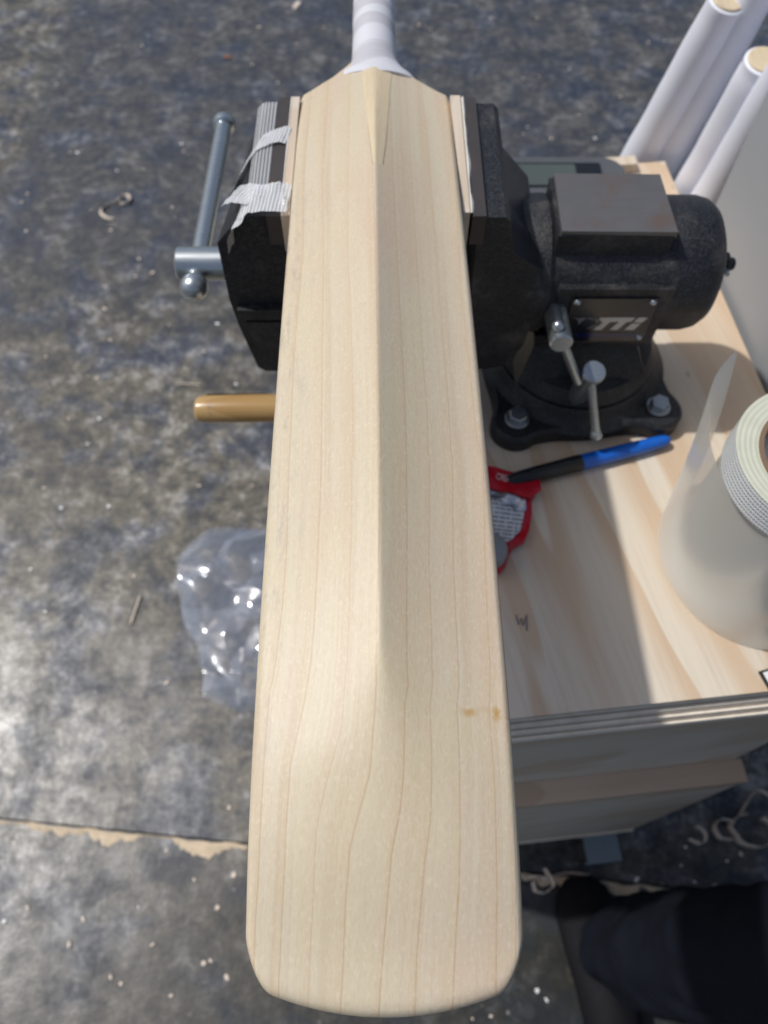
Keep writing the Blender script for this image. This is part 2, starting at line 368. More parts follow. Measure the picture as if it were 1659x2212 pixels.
M['blue'] = plain('blue_marker_plastic', (.006, .115, .55), .32); M['black'] = plain('black_marker_plastic', (.008, .009, .012), .38)
M['red'] = plain('red_foil', (.50, .008, .022), .30, nscale=90, bump=.25); M['silver'] = mat_steel('silver_foil', (.62, .64, .68), .28)
M['text_white'] = plain('white_print', (.75, .62, .62), .5)
M['cap_grey'] = plain('grey_cap_plastic', (.26, .28, .29), .42)
M['mallet'] = mat_ply('varnished_handle', 0.0, (.44, .285, .115), (.36, .215, .075), 2.0, 1.0, 'y'); M['mallet'].node_tree.nodes['Principled BSDF'].inputs['Roughness'].default_value = .28
M['mallet_dark'] = plain('dark_stain_wood', (.085, .02, .012), .4)
M['steel_head'] = mat_steel('hammer_head_steel', (.25, .25, .26), .4, .2)
M['chip'] = plain('wood_chip', (.68, .58, .49), .6, nscale=120, var=.25); M['chip_brown'] = plain('brown_leaf', (.22, .10, .05), .6)
M['shaving'] = plain('wood_shaving', (.62, .53, .44), .55, nscale=90, var=.2)
M['filler'] = plain('joint_filler', (.56, .46, .33), .85, nscale=70, var=.4, bump=.8)
M['crack'] = plain('joint_gap', (.035, .033, .032), .9)
M['denim'] = plain('dark_denim', (.007, .009, .015), .8, nscale=500, var=.5, bump=.4, spec=.12); M['shoe'] = plain('black_shoe', (.006, .006, .008), .75, spec=.2)
M['caster'] = plain('painted_caster_metal', (.15, .20, .24), .5); M['rubber'] = plain('black_rubber', (.02, .02, .02), .7)
M['bag'] = mat_film('clear_bag_film', (.93, .95, .98), .84, .15, (.50, .55, .65))
M['film'] = mat_film('clear_film_flap', (.97, .97, .95), .52, .25, (.82, .82, .78))
k = NT('milky_film_roll'); k.col(k.mix(k.noise(k.coord(scale=(9, 9, 3)), 1.0, 3), (.72, .72, .66), (.80, .80, .75))); k.rough(.30)
k.b.inputs['Transmission Weight'].default_value = .0; k.b.inputs['Subsurface Weight'].default_value = .5; k.b.inputs['Subsurface Radius'].default_value = (.03, .03, .027); k.b.inputs['Subsurface Scale'].default_value = .6
k.b.inputs['Coat Weight'].default_value = .25; M['roll'] = k.m
k = NT('tape_side'); v = k.coord(); sx = k.n('SeparateXYZ'); k.l(v, sx.inputs[0])
rr = k.math('SQRT', k.math('ADD', k.math('MULTIPLY', sx.outputs[0], sx.outputs[0]), k.math('MULTIPLY', sx.outputs[1], sx.outputs[1])))
rings = k.math('SINE', k.math('MULTIPLY', rr, 1900.0)); k.col(k.mix(k.math('MULTIPLY_ADD', rings, .12, k.noise(v, 60, 3)), (.50, .515, .40), (.64, .65, .54))); k.rough(.4); k.bump(rings, .25, .0005); M['tape_side'] = k.m
k = NT('tape_outer'); v = k.coord(); sx = k.n('SeparateXYZ'); k.l(v, sx.inputs[0])
an = k.math('ARCTAN2', sx.outputs[1], sx.outputs[0])
f1 = k.ramp(k.math('ABSOLUTE', k.math('SUBTRACT', k.math('FRACT', k.math('MULTIPLY', an, 26.0)), .5)), [(.10, 1), (.26, 0)])
f2 = k.ramp(k.math('ABSOLUTE', k.math('SUBTRACT', k.math('FRACT', k.math('MULTIPLY', sx.outputs[2], 300.0)), .5)), [(.14, 1), (.34, 0)])
ff = k.math('MAXIMUM', f1, f2); k.col(k.mix(ff, (.46, .50, .52), (.74, .77, .79))); k.rough(.2); k.bump(ff, .7, .0008); M['tape_outer'] = k.m
M['core'] = plain('brown_cardboard', (.20, .13, .085), .7); M['core_in'] = plain('tan_cardboard', (.50, .40, .24), .7)
k = NT('print_panel'); v = k.coord(rot=(0, 0, .14)); sx = k.n('SeparateXYZ'); k.l(v, sx.inputs[0])
ln = k.ramp(k.math('ABSOLUTE', k.math('SUBTRACT', k.math('FRACT', k.math('MULTIPLY', sx.outputs[1], 260.0)), .5)), [(.16, 1), (.24, 0)])
wd = k.ramp(k.noise(k.coord(scale=(420, 60, 1), vec=v), 1.0, 2), [(.42, 0), (.47, 1)])
k.col(k.mix(k.math('MULTIPLY', ln, wd), (.62, .66, .72), (.16, .17, .17))); k.rough(.35); k.bump(k.noise(v, 90, 2), .3, .001); M['print'] = k.m
M['sticker_black'] = plain('sticker_black', (.02, .02, .02), .5); M['sticker_white'] = plain('sticker_white', (.8, .8, .8), .5)
M['pencil'] = plain('blue_pencil', (.14, .15, .24), .7)

# ------------------------------------------------------------------ the setting: floor slabs with an open joint
pa, pb = px(0, 1768, FLOOR), px(530, 1822, FLOOR)
sl_ = (pb[1] - pa[1]) / (pb[0] - pa[0])
def joint_y(x): return pa[1] + sl_ * (x - pa[0])
JW = 3.2
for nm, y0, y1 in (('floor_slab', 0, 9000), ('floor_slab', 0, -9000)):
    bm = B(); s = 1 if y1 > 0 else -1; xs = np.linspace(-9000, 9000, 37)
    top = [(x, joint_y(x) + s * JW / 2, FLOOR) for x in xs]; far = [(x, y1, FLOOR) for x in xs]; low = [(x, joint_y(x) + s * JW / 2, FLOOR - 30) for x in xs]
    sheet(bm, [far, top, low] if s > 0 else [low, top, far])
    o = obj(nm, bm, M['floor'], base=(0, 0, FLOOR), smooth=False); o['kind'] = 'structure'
bm = B(); sheet(bm, [[(x, joint_y(x) - 12, FLOOR - 6) for x in np.linspace(-9000, 9000, 10)], [(x, joint_y(x) + 12, FLOOR - 6) for x in np.linspace(-9000, 9000, 10)]])
o = obj('floor_joint', bm, M['crack'], base=(0, 0, FLOOR), smooth=False); o['kind'] = 'structure'
# crumbling filler along the near lip of the joint
bm = B(); rows = [[], [], []]
for i in range(420):
    x = -1100 + i * 5.2; n1 = mnoise.noise(Vector((x * .012, 3, 0))) + .6 * mnoise.noise(Vector((x * .05, 8, 0)))
    wd = max(0.2, 8 + 24 * n1 + 7 * mnoise.noise(Vector((x * .16, 1, 0))) + 4 * mnoise.noise(Vector((x * .5, 1, 3))))
    off = 6 + 6 * mnoise.noise(Vector((x * .03, 9, 4)))
    yj = joint_y(x) - JW / 2
    rows[0].append((x, yj + 1.0 - max(0, off - 4), FLOOR + .4)); rows[1].append((x, yj - max(0, off - 4) - wd * .5, FLOOR + 2.2)); rows[2].append((x, yj - max(0, off - 4) - wd - 1, FLOOR + .3))
sheet(bm, rows); o = obj('joint_filler', bm, M['filler'], base=(0, 0, FLOOR)); o['kind'] = 'structure'

# ------------------------------------------------------------------ workbench (own frame: u along the front edge, v into the depth)
BA = R(6.0); BO = (190.0, 148.0)
def bw(u, v): return (BO[0] + u * math.cos(BA) - v * math.sin(BA), BO[1] + u * math.sin(BA) + v * math.cos(BA))
bench = thing('workbench', 'small pale plywood workbench on casters carrying the black vise', 'workbench', (BO[0], BO[1], FLOOR), rotz=BA)
U0, U1, V1 = -212.0, 190.0, 598.0
H = BENCH - FLOOR          # 790
def bpart(name, u0, u1, v0, v1, z0, z1, m, bevel=1.0, parent=None):
    bm = B(); box(bm, u0, u1, v0, v1, z0, z1); return obj(name, bm, m, parent or bench, local=True, bevel=bevel)
top = bpart('bench_top', U0, U1, 0, V1, H - 5, H, M['pine'], 1.6)
zz = H - 5
fv = 1.0
for i, (th, step, mm_) in enumerate(((1.6, -2.0, 'ply_b'), (3.6, 2.2, 'ply_a'), (2.2, .6, 'ply_b'), (3.6, 2.0, 'ply_a'), (2.2, .5, 'ply_b'), (3.8, 2.2, 'ply_a'), (2.2, .5, 'ply_b'), (3.6, 2.0, 'ply_a'))):
    f0 = fv - step; f1 = f0 - (.9 if mm_ == 'ply_a' else .3)      # the sawn edge slopes out towards the bottom
    bm = B(); prism(bm, [(f1, zz - th), (V1 - 1 - .3 * (i % 2), zz - th), (V1 - 1 - .3 * (i % 2), zz - .02), (f0, zz - .02)], 'x', U0 + .5 + .4 * (i % 2), U1 - .5 - .4 * (i % 2))
    obj('ply_layer', bm, M[mm_], top, local=True); zz -= th; fv = f1
LZ = FLOOR and (-835.0 - FLOOR)     # 515 mm: ledge height
bpart('front_panel', U0 + 6, U1 - 6, -4, 14, LZ, zz - .3, M['pine_front'])
bpart('side_panel', U0 + 6, U0 + 18, 14.3, V1 - 6, 90, zz - .3, M['pine_front']); bpart('side_panel', U1 - 18, U1 - 6, 14.3, V1 - 6, 90, zz - .3, M['pine_front'])
bpart('side_filler', U0 + 6, U0 + 18, -11.7, 14, 95, LZ - 14.4, M['pine_front']); bpart('side_filler', U1 - 18, U1 - 6, -11.7, 14, 95, LZ - 14.4, M['pine_front'])
bpart('back_panel', U0 + 18.3, U1 - 18.3, V1 - 18, V1 - 6, 90, zz - .3, M['pine_front'])
bpart('front_rail', U0, U1, -28, -4.3, LZ - 14, LZ, M['rail'], 1.2)
bpart('lower_front_panel', U0 + 2, U1 - 2, -27, -12, 95, LZ - 14.4, M['pine_front'])
bpart('bottom_board', U0, U1, -29, V1, 82, 94.6, M['ply_a'])
bpart('back_batten', 88, 152, V1 - 15, V1 - 1, H + .1, H + 11, M['liner'], 1)
for u, v, dv in ((U0 + 50, 25, 0), (140, 4, -50), (U0 + 50, V1 - 50, 20), (U1 - 50, V1 - 50, 20)):
    cst = bpart('caster', u - 26, u + 26, min(v, v + dv) - 22, max(v, v + dv) + 22, 76, 81.8, M['caster'], 1); v += dv
    bm = B(); prism(bm, [(u - 24, 76), (u + 24, 76), (u + 20, 30), (u - 20, 30)], 'y', v - 20, v - 16); obj('fork', bm, M['caster'], cst, local=True, bevel=.8)
    bm = B(); prism(bm, [(u - 24, 76), (u + 24, 76), (u + 20, 30), (u - 20, 30)], 'y', v + 16, v + 20); obj('fork', bm, M['caster'], cst, local=True, bevel=.8)
    bm = B(); cyl(bm, (u, v - 14, 31), (u, v + 14, 31), 30.5, 24, ch=3); obj('wheel', bm, M['rubber'], cst, local=True)
# pencilled letter on the bench top
bm = B(); pts = [px(a, b, BENCH + .5) for a, b in ((1114, 1328), (1120, 1349), (1126, 1336), (1130, 1351), (1137, 1328), (1138, 1362))]
tube(bm, pts, .45, 6); obj('pencil_mark', bm, M['pencil'], bench)

# ------------------------------------------------------------------ grey cabinet standing against the right side of the bench
cab = thing('grey_cabinet', 'tall plain grey cabinet side standing against the right edge of the bench', 'cabinet', (*bw(U1 + 100, 300), FLOOR), rotz=BA)
bm = B(); box(bm, -94, 220, -200, 178, 30, 980); obj('body', bm, M['grey_panel'], cab, local=True, bevel=2)
bm = B(); box(bm, -88, 214, -194, 172, 0, 29.6); obj('plinth', bm, M['scale_grey'], cab, local=True, bevel=1)
bm = B(); box(bm, -99, 224, -204, 182, 980.4, 1000); obj('top', bm, M['grey_panel'], cab, local=True, bevel=2)

# ------------------------------------------------------------------ cricket bat: willow blade, cane splice, bound handle
def bat_cx(Y): return .3 - 6.9 * (Y + 6.5) / 542.0
EY = [-40, -26, -6.5, 25, 52.6, 72, 130, 208, 300, 391, 470, 535, 560, 600]
EZ = [-344.5, -342, -338.6, -329.5, -324.5, -322.3, -319.0, -318.4, -320.5, -325.3, -331.5, -338.6, -342, -349]
HY = [-30, 0, 40, 72, 100, 150, 208, 300, 391, 470, 535, 570]
HH = [2.5, 4.5, 8.0, 11.5, 15.0, 19.5, 22.0, 22.5, 20.5, 17.0, 13.0, 13.0]
from bisect import bisect
def smooth_interp(x, xs, ys):
    # Catmull-Rom through the table
    i = max(1, min(len(xs) - 2, bisect(xs, x))) - 1
    x0, x1 = xs[i], xs[i + 1]; t = max(-.2, min(1.2, (x - x0) / (x1 - x0)))
    def sl(j):
        if j <= 0: return (ys[1] - ys[0]) / (xs[1] - xs[0])
        if j >= len(xs) - 1: return (ys[-1] - ys[-2]) / (xs[-1] - xs[-2])
        return (ys[j + 1] - ys[j - 1]) / (xs[j + 1] - xs[j - 1])
    m0, m1 = sl(i) * (x1 - x0), sl(i + 1) * (x1 - x0)
    return (2*t**3 - 3*t**2 + 1)*ys[i] + (t**3 - 2*t**2 + t)*m0 + (-2*t**3 + 3*t**2)*ys[i+1] + (t**3 - t**2)*m1
def bat_top(X, Y):
    """height of the back of the bat (mm)"""
    x = X - bat_cx(Y); sx = -.4 * sstep(Y, -10, 150)
    xr = x - sx; a = abs(xr) / (54 - sx if xr > 0 else 54 + sx)
    k = sstep(Y, 5, 95); eps = .010 + .22 * (1 - sstep(Y, 52, 112)) + .05 * sstep(Y, 480, 540)
    ar = max(0, (math.sqrt(a * a + eps * eps) - eps) / (math.sqrt(1 + eps * eps) - eps))
    p = 1.6 if xr > 0 else 1.10
    s1 = max(0, 1 - ar) ** p; s2 = 1 - a ** 2.2
    sh = k * s1 + (1 - k) * s2
    z = smooth_interp(Y, EY, EZ) + smooth_interp(Y, HY, HH) * max(0, sh)
    u = abs(x) / 54
    if u > .94: z -= 2.2 * ((u - .94) / .06) ** 2.2
    return z
def on_bat(u, v):
    rx, ry = (u - CX) / FPX, (v - CY) / FPX; z = -325.0
    for _ in range(14):
        t = -z / (ST + ry * CT); X, Y = rx * t, t * (CT - ry * ST); z = .4 * z + .6 * bat_top(X, Y)
    return X, Y, z
def toe_y(u): return -27.3 + 11.0 * u * u + 13.0 * max(0, (abs(u) - .78) / .22) ** 2.4
def sho_y(u):
    a = abs(u); return interp(a, [0, .34, .56, .70, .86, .96, 1.0], [574, 570, 555, 549, 541.5, 537.5, 533])
# growth-ring lines traced in the photograph: (crop origin, crop scale, points)
def trace(ox, oy, s, pts): return [((ox + a / s) * .54862, (oy + b / s) * .54862) for a, b in pts]
c7, c8, cu = (900, 2600, 1.276), (1050, 1800, 1.659), (1000, 700, 1.659)
LINES = [
 [(cu, [(325,0),(320,500),(292,800),(260,1200),(245,1500),(232,1800)]), (c8, [(148,0),(130,600),(105,950),(75,1200),(40,1450)]), (c7, [(205,150),(178,500),(162,800),(150,1100),(135,1300),(125,1560)])],
 [(cu, [(447,0),(455,500),(450,1000),(443,1500),(438,1800)]), (c8, [(355,0),(345,400),(325,800),(310,1100),(290,1330)]), (c7, [(385,200),(310,520),(290,800),(280,1050),(265,1300),(250,1640)])],
 [(cu, [(615,0),(615,500),(632,760),(642,1200),(650,1800)]), (c8, [(558,0),(555,400),(540,1000),(530,1300)]), (c7, [(585,100),(570,330),(490,620),(440,850),(430,1150),(415,1400),(400,1700)])],
 [(cu, [(775,0),(790,400),(800,800),(825,1400),(830,1800)]), (c8, [(745,0),(735,500),(718,1000),(715,1400)]), (c7, [(742,100),(735,250),(710,560),(650,780),(605,950),(585,1200),(575,1500),(560,1765)])],
 [(cu, [(910,0),(935,500),(960,1000),(990,1500),(998,1800)]), (c8, [(915,0),(917,800),(915,1300)]), (c7, [(897,60),(903,120),(885,220),(880,600),(865,750),(820,980),(795,1250),(765,1600),(755,1770)])],
 [(cu, [(1030,0),(1060,500),(1090,1000),(1130,1500),(1140,1800)]), (c8, [(1065,0),(1060,700),(1075,1100),(1082,1400)]), (c7, [(1022,50),(1024,120),(1010,220),(1020,500),(1015,800),(985,1020),(965,1250),(945,1500),(935,1755)])],
 [(cu, [(1145,0),(1190,500),(1230,1000),(1275,1500),(1290,1800)]), (c8, [(1215,0),(1220,700),(1240,1100),(1250,1400)]), (c7, [(1155,50),(1157,120),(1145,230),(1160,500),(1165,900),(1160,1100),(1145,1350),(1130,1690)])],
 [(cu, [(1320,0),(1350,700),(1410,1200),(1455,1700)]), (c8, [(1415,0),(1430,700),(1450,1200)]), (c7, [(1318,50),(1310,250),(1335,550),(1345,850),(1350,1200),(1347,1590)])],
]
TAB = []
for L in LINES:
    q = []
    for (ox, oy, s), pts in L:
        for (a, b) in trace(ox, oy, s, pts):
            X, Y, Z = on_bat(a, b); q.append((Y, X - bat_cx(Y)))
    q.sort(); TAB.append(([a for a, b in q], [b for a, b in q]))
def grain(x, Y):
    xs = [interp(Y, *t) for t in TAB]
    for i in range(1, len(xs)): xs[i] = max(xs[i], xs[i - 1] + 4)
    n = len(xs)
    xs = [xs[0] - 24, xs[0] - 12] + xs + [xs[-1] + 7.5, xs[-1] + 16]
    return interp(x, xs, range(len(xs)))
BATB = (0, 260, -360)
KNOTS = []
for (a, b, rx_, ry_, s_) in ((1346, 268, 2.4, 4.2, .95), (1208, 262, 4.6, 2.4, .8), (1290, 250, 9.0, 1.6, .18), (1152, 1200, .5, 2.0, .6), (1410, 295, 3.0, .8, .4)):
    (u_, v_), = trace(900, 2600, 1.276, [(a, b)]); X, Y, Z = on_bat(u_, v_)
    KNOTS.append(((X - BATB[0]) / 1000, (Y - BATB[1]) / 1000, rx_ / 1000, ry_ / 1000, s_))
M['willow'] = mat_willow()
bat = thing('cricket_bat', 'unvarnished willow cricket bat with white bound handle clamped back up in the vise', 'cricket bat', BATB)
def bat_bottom(Y): return smooth_interp(Y, EY, EZ) - interp(Y, [-26, 0, 80, 200, 400, 520, 570], [15, 19, 30, 38, 36, 30, 26])
bm = B(); uvl = bm.loops.layers.uv.new('grain')
us = sorted(set([round(x, 4) for x in np.concatenate([np.linspace(-1, 1, 97), [-.99, -.97, -.985, -.955, .955, .97, .985, .99]])]))
NV = 230
cols = []
for u in us:
    y0, y1 = toe_y(u), sho_y(u); col = []
    for j in range(NV + 1):
        t = j / NV; Y = y0 + (y1 - y0) * t
        X = bat_cx(Y) + 54 * u
        if Y > 520: X += 0
        z = bat_top(X, Y)
        dt = Y - y0
        if dt < 4: z -= 2.6 * ((4 - dt) / 4) ** 2
        dsh = y1 - Y
        if dsh < 3: z -= 1.6 * ((3 - dsh) / 3) ** 2
        col.append(bm.verts.new((X, Y, z)))
    cols.append(col)
faces = []
for i in range(len(us) - 1):
    for j in range(NV): faces.append(bm.faces.new((cols[i][j], cols[i + 1][j], cols[i + 1][j + 1], cols[i][j + 1])))
# side wall and face underneath: follow the rim down to the striking face
rim = [c[0] for c in cols] + cols[-1][1:] + [c[-1] for c in reversed(cols[:-1])] + list(reversed(cols[0][1:-1]))
prev = rim
for fz, ins in ((.30, 0.3), (.92, 0.3), (1.0, 2.2)):
    ring = []
    for v in rim:
        zb = bat_bottom(v.co.y); c = Vector((bat_cx(v.co.y), 270, 0)); d = Vector((v.co.x - c.x, (v.co.y - 270) * .2, 0)).normalized()
        ring.append(bm.verts.new((v.co.x - d.x * ins, v.co.y - d.y * ins, v.co.z + (zb - v.co.z) * fz)))
    for i in range(len(rim)): faces.append(bm.faces.new((prev[i], ring[i], ring[(i + 1) % len(rim)], prev[(i + 1) % len(rim)])))
    prev = ring
nu = len(us); lo_l = [prev[0]] + list(reversed(prev[-(NV - 1):])) + [prev[nu - 1 + NV + nu - 1]]
lo_r = prev[nu - 1:nu + NV]
for j in range(NV): faces.append(bm.faces.new((lo_l[j], lo_l[j + 1], lo_r[j + 1], lo_r[j])))
bt = [prev[i] for i in range(nu)]; bm.faces.new(bt)
bm.faces.new([prev[nu - 1 + NV + i] for i in range(nu)])
for f in bm.faces:
    for lp in f.loops:
        c = lp.vert.co; lp[uvl].uv = (grain(c.x - bat_cx(c.y), c.y) + max(0, -c.z - 350) * .05, (c.y + 30) / 1000)
obj('blade', bm, M['willow'], bat, angle=50)
# cane splice let into the back of the blade
SL = [on_bat(a, b) for a, b in trace(1100, 0, 1.8433, [(680, 1187), (672, 1130), (660, 1060), (642, 900), (625, 770), (612, 650), (600, 560)])]
SR = [on_bat(a, b) for a, b in trace(1100, 0, 1.8433, [(755, 1187), (762, 1130), (775, 1050), (790, 900), (802, 780), (812, 650), (822, 560)])]
bm = B(); yl0, yl1 = SL[0][1], 572.0; rows = []
lx, ly = [p[0] for p in SL], [p[1] for p in SL]; rxx, ryy = [p[0] for p in SR], [p[1] for p in SR]
for j in range(61):
    Y = yl0 + (yl1 - yl0) * j / 60; a, b = interp(Y, ly, lx), interp(Y, ryy, rxx); row = []
    for i in range(25):
        X = a + (b - a) * i / 24; row.append((X, Y, bat_top(X, Y) + (.35 if 0 < i < 24 and j > 0 else -.25)))
    rows.append(row)
sheet(bm, rows); obj('splice', bm, M['cane'], bat, angle=60)
# dark glue line round the splice tip
bm = B()
for side in (SL, SR): tube(bm, [(p[0], p[1], bat_top(p[0], p[1]) - .15) for p in side[:4]], .28, 6)
tube(bm, [(SL[0][0], SL[0][1], SL[0][2] - .1), (SR[0][0], SR[0][1], SR[0][2] - .1)], .35, 6)
obj('glue_line', bm, M['ply_b'], bat)
# bound handle
bm = B(); rings = []
for Y in list(np.arange(549, 600, 2.2)) + list(np.arange(602, 862, 6)):
    hw = interp(Y, [549, 552, 557, 562, 567, 573, 580, 588, 600, 640, 860], [32.5, 31.5, 29.5, 26.2, 23.2, 20.4, 18.4, 17.4, 17.0, 17.0, 16.6])
    hv = interp(Y, [549, 557, 565, 575, 590, 640, 860], [15.2, 15.6, 16.2, 16.8, 17.0, 17.0, 16.6])
    zc = interp(Y, [549, 600, 860], [-344.5, -346.5, -352]); cx_ = bat_cx(Y); rg = []
    e = interp(Y, [549, 580], [1.15, 1.0])
    bump_ = .22 * ((Y // 22) % 2)
    for q in range(48):
        th = 2 * math.pi * q / 48; cc, ss = math.cos(th), math.sin(th)
        x = math.copysign(abs(cc) ** e, cc) * (hw + bump_); z = math.copysign(abs(ss) ** e, ss) * (hv + bump_)
        ys = Y + (4.5 * (abs(x) / 30) ** 1.5 if Y < 575 else 0) * max(0, (575 - Y) / 26)
        rg.append((cx_ + x, ys, zc + z + (1.2 if z > 0 and Y < 560 else 0)))
    rings.append(rg)
loft(bm, rings); obj('handle', bm, M['binding'], bat, angle=60)
bm = B(); cyl(bm, (bat_cx(861), 861, -352), (bat_cx(868), 868, -352.2), 15.5, 32, ch=1.5); obj('handle_end', bm, M['cane'], bat)

# ------------------------------------------------------------------ bench vise
JY0, JY1, VY, AZ = 405.0, 527.0, 466.0, -434.0     # jaw ends, axis y and axis height
vise = thing('bench_vise', 'black hammertone swivel bench vise gripping the bat between wood lined jaws', 'vise', (172, 462, BENCH))
# moving jaw (left)
bm = B(); prism(bm, [(-67, -338), (-86, -338), (-100, -346), (-112, -360), (-113, -412), (-110.5, -440), (-103, -488), (-97, -493), (-66, -493), (-64, -362), (-67, -360)], 'y', JY0 + 1, JY1 - 1)
for v in bm.verts:   # plan taper of the outer side towards the back
    if v.co.x < -80 and v.co.y > VY: v.co.x = -66 + (v.co.x + 66) * .66
mj = obj('moving_jaw', bm, M['hammer_clean'], vise, bevel=3.0, seg=3)
bm = B(); prism(bm, [(-108, -418), (-66, -418), (-66, -428), (-107, -428)], 'y', JY0 - 4, JY0 + 3); obj('rib', bm, M['hammer_clean'], mj, bevel=2)
bm = B(); prism(bm, [(-104, -432), (-66, -432), (-66, -488), (-98, -486)], 'y', JY0 - 2.5, JY0 + 3); obj('lower_boss', bm, M['hammer_clean'], mj, bevel=2)
# slide bar under the bat
bm = B(); box(bm, -70, 118, 438, 494, -484, -412); obj('slide_bar', bm, M['hammer_clean'], vise, bevel=4)
# fixed jaw (right) with sloping shoulder down to the barrel
bm = B(); prism(bm, [(65, -339), (79, -339), (83, -343), (90, -372), (112, -392), (118, -430), (112, -474), (96, -493), (66, -493), (62, -362), (65, -360)], 'y', JY0 + 1, JY1 - 1)
for v in bm.verts:
    if v.co.x > 86:
        v.co.y = VY + (v.co.y - VY) * interp(v.co.x, [86, 118], [.98, .80])
obj('fixed_jaw', bm, M['hammer'], vise, bevel=3.0, seg=3)
# jaw plates and their wooden liners, glue squeezed out between
for s, x0, x1 in ((-1, -66.5, -76), (1, 57, 66)):
    a, b = min(x0, x1), max(x0, x1)
    bm = B(); box(bm, a, b, JY0 - 1.5, JY1 + 1.5, -359, -336.0); obj('jaw_plate', bm, M['jaw_steel'], vise, bevel=1.0)
bm = B(); box(bm, -66.2, -60.6, JY0 - 2.5, JY1, -364, -334.5); obj('jaw_liner', bm, M['liner'], vise, bevel=.5)
bm = B(); prism(bm, [(50.6, JY0 - 1), (55.2, JY0 - 1), (54.6, JY1), (47.5, JY1)], 'z', -364, -333.5); obj('jaw_liner', bm, M['liner'], vise, bevel=.5)
for x, sgn in ((-66.3, -1), (56.0, 1)):
    bm = B(); n = 60; r0, r1, r2 = [], [], []
    for i in range(n + 1):
        y = JY0 + (JY1 - JY0) * i / n; wd = .9 + 1.5 * max(0, mnoise.noise(Vector((y * .045, x, 2))) + .35) + .5 * mnoise.noise(Vector((y * .22, x, 5)))
        if x < 0: wd *= .45
        r0.append((x - .6, y, -335.2)); r1.append((x + wd * .4, y, -334.0)); r2.append((x + max(.2, wd * 1.3), y, -335.6))
    sheet(bm, [r0, r1, r2]); obj('glue_bead', bm, M['glue'], vise)
# barrel, anvil, end cap
bm = B(); lathe(bm, (96, VY, AZ), (1, 0, 0), [(0, 48), (14, 52), (26, 52.5), (30, 49.5), (106, 49.5), (109, 51), (142, 51), (150, 49), (156, 44.5), (160, 37), (161.5, 22), (162, 0)], 56)
barrel = obj('barrel', bm, M['hammer'], vise, angle=28)
bm = B(); prism(bm, [(124, -378.5), (207, -378.5), (207, -405), (124, -405)], 'y', 434, 497); obj('anvil_base', bm, M['hammer'], vise, bevel=1.5)
bm = B(); prism(bm, [(126, 435), (208, 434), (206, 496), (127, 497)], 'z', -380, -375); obj('anvil_face', bm, M['anvil_steel'], vise, bevel=.9)
bm = B(); cyl(bm, (257, VY, AZ), (264, VY, AZ), 13, 24, ch=1.5); cap = obj('end_washer', bm, M['hammer_clean'], vise)
bm = B(); cyl(bm, (264, VY, AZ), (273, VY, AZ), 9, 6, ch=1); cyl(bm, (273, VY, AZ), (278, VY, AZ), 5, 14, ch=1); obj('end_nut', bm, M['hammer_clean'], vise, smooth=False)
bm = B(); tube(bm, [(269, VY - 14, AZ + 2), (269, VY + 12, AZ - 2)], 2, 8); obj('split_pin', bm, M['zinc'], vise)
# flat pad on the near flank, name plate with rivets and lettering
bm = B(); prism(bm, [(130, -412), (216, -412), (214, -470), (130, -470)], 'y', 416, 440); obj('plate_pad', bm, M['hammer'], vise, bevel=3, seg=3)
PX0, PX1, PZ0, PZ1, PY = 141.0, 206.0, -466.0, -420.0, 414.6
bm = B(); box(bm, PX0, PX1, PY, 415.8, PZ0, PZ1); npl = obj('name_plate', bm, M['plate_black'], vise, bevel=.3)
for x, z in ((PX0 + 4, PZ1 - 4), (PX1 - 4, PZ1 - 4), (PX0 + 4, PZ0 + 4), (PX1 - 4, PZ0 + 4)):
    bm = B(); lathe(bm, (x, PY, z), (0, -1, 0), [(0, 2.7), (.9, 2.4), (1.7, 1.5), (2.0, 0)], 14); obj('rivet', bm, M['zinc'], npl)
def plate_poly(name, polys, m, depth=.35):
    bm = B()
    for p in polys: prism(bm, [(PX0 + a, PZ0 + b) for a, b in p], 'y', PY - depth, PY - .02)
    return obj(name, bm, m, npl, smooth=False)
sh = .62   # italic slant
def it(pts, x0): return [(x0 + x + z * sh, 13 + z * 1.12) for x, z in pts]
bz = 12.0
plate_poly('letter', [it([(0, 0), (6, 0), (6, 8.0), (9.6, 8.0), (9.6, bz), (-5.0, bz), (-5, 8.0), (0, 8.0)], 23)], M['logo'])
plate_poly('letter', [it([(0, 0), (6, 0), (6, 8.0), (9.0, 8.0), (9.0, bz), (-3.2, bz), (-3.2, 8.0), (0, 8.0)], 35.9)], M['logo'])
plate_poly('letter', [it([(0, 0), (7, 0), (7, 6.0), (0, 6.0)], 47.4), it([(-.2, 7.2), (6.8, 7.2), (6.8, bz), (-.2, bz)], 47.6)], M['logo'])
emb = [[(4.5, 26.3), (8, 24.5), (9.6, 21), (10, 18.5), (11.5, 21.5), (13, 24), (16, 26.4), (11, 26.3), (9.2, 25.6)],
       [(13, 26.4), (18, 26.2), (24, 24.6), (27.5, 22), (28.4, 19.2), (26.8, 20.6), (24.8, 22.4), (21, 23.9), (16, 25)],
       [(27.6, 19), (25.6, 16.6), (21, 16.0), (17.6, 14.6), (21, 17.6), (24.5, 18.2)], [(17.4, 14.2), (21.5, 13.9), (24.5, 13.6), (22, 15.0)]]
plate_poly('emblem', emb, M['logo_dim'])
plate_poly('plate_band', [[(12, 4.2), (58, 4.2), (58, 9.4), (9.5, 9.4)]], M['blue_print'], .2)
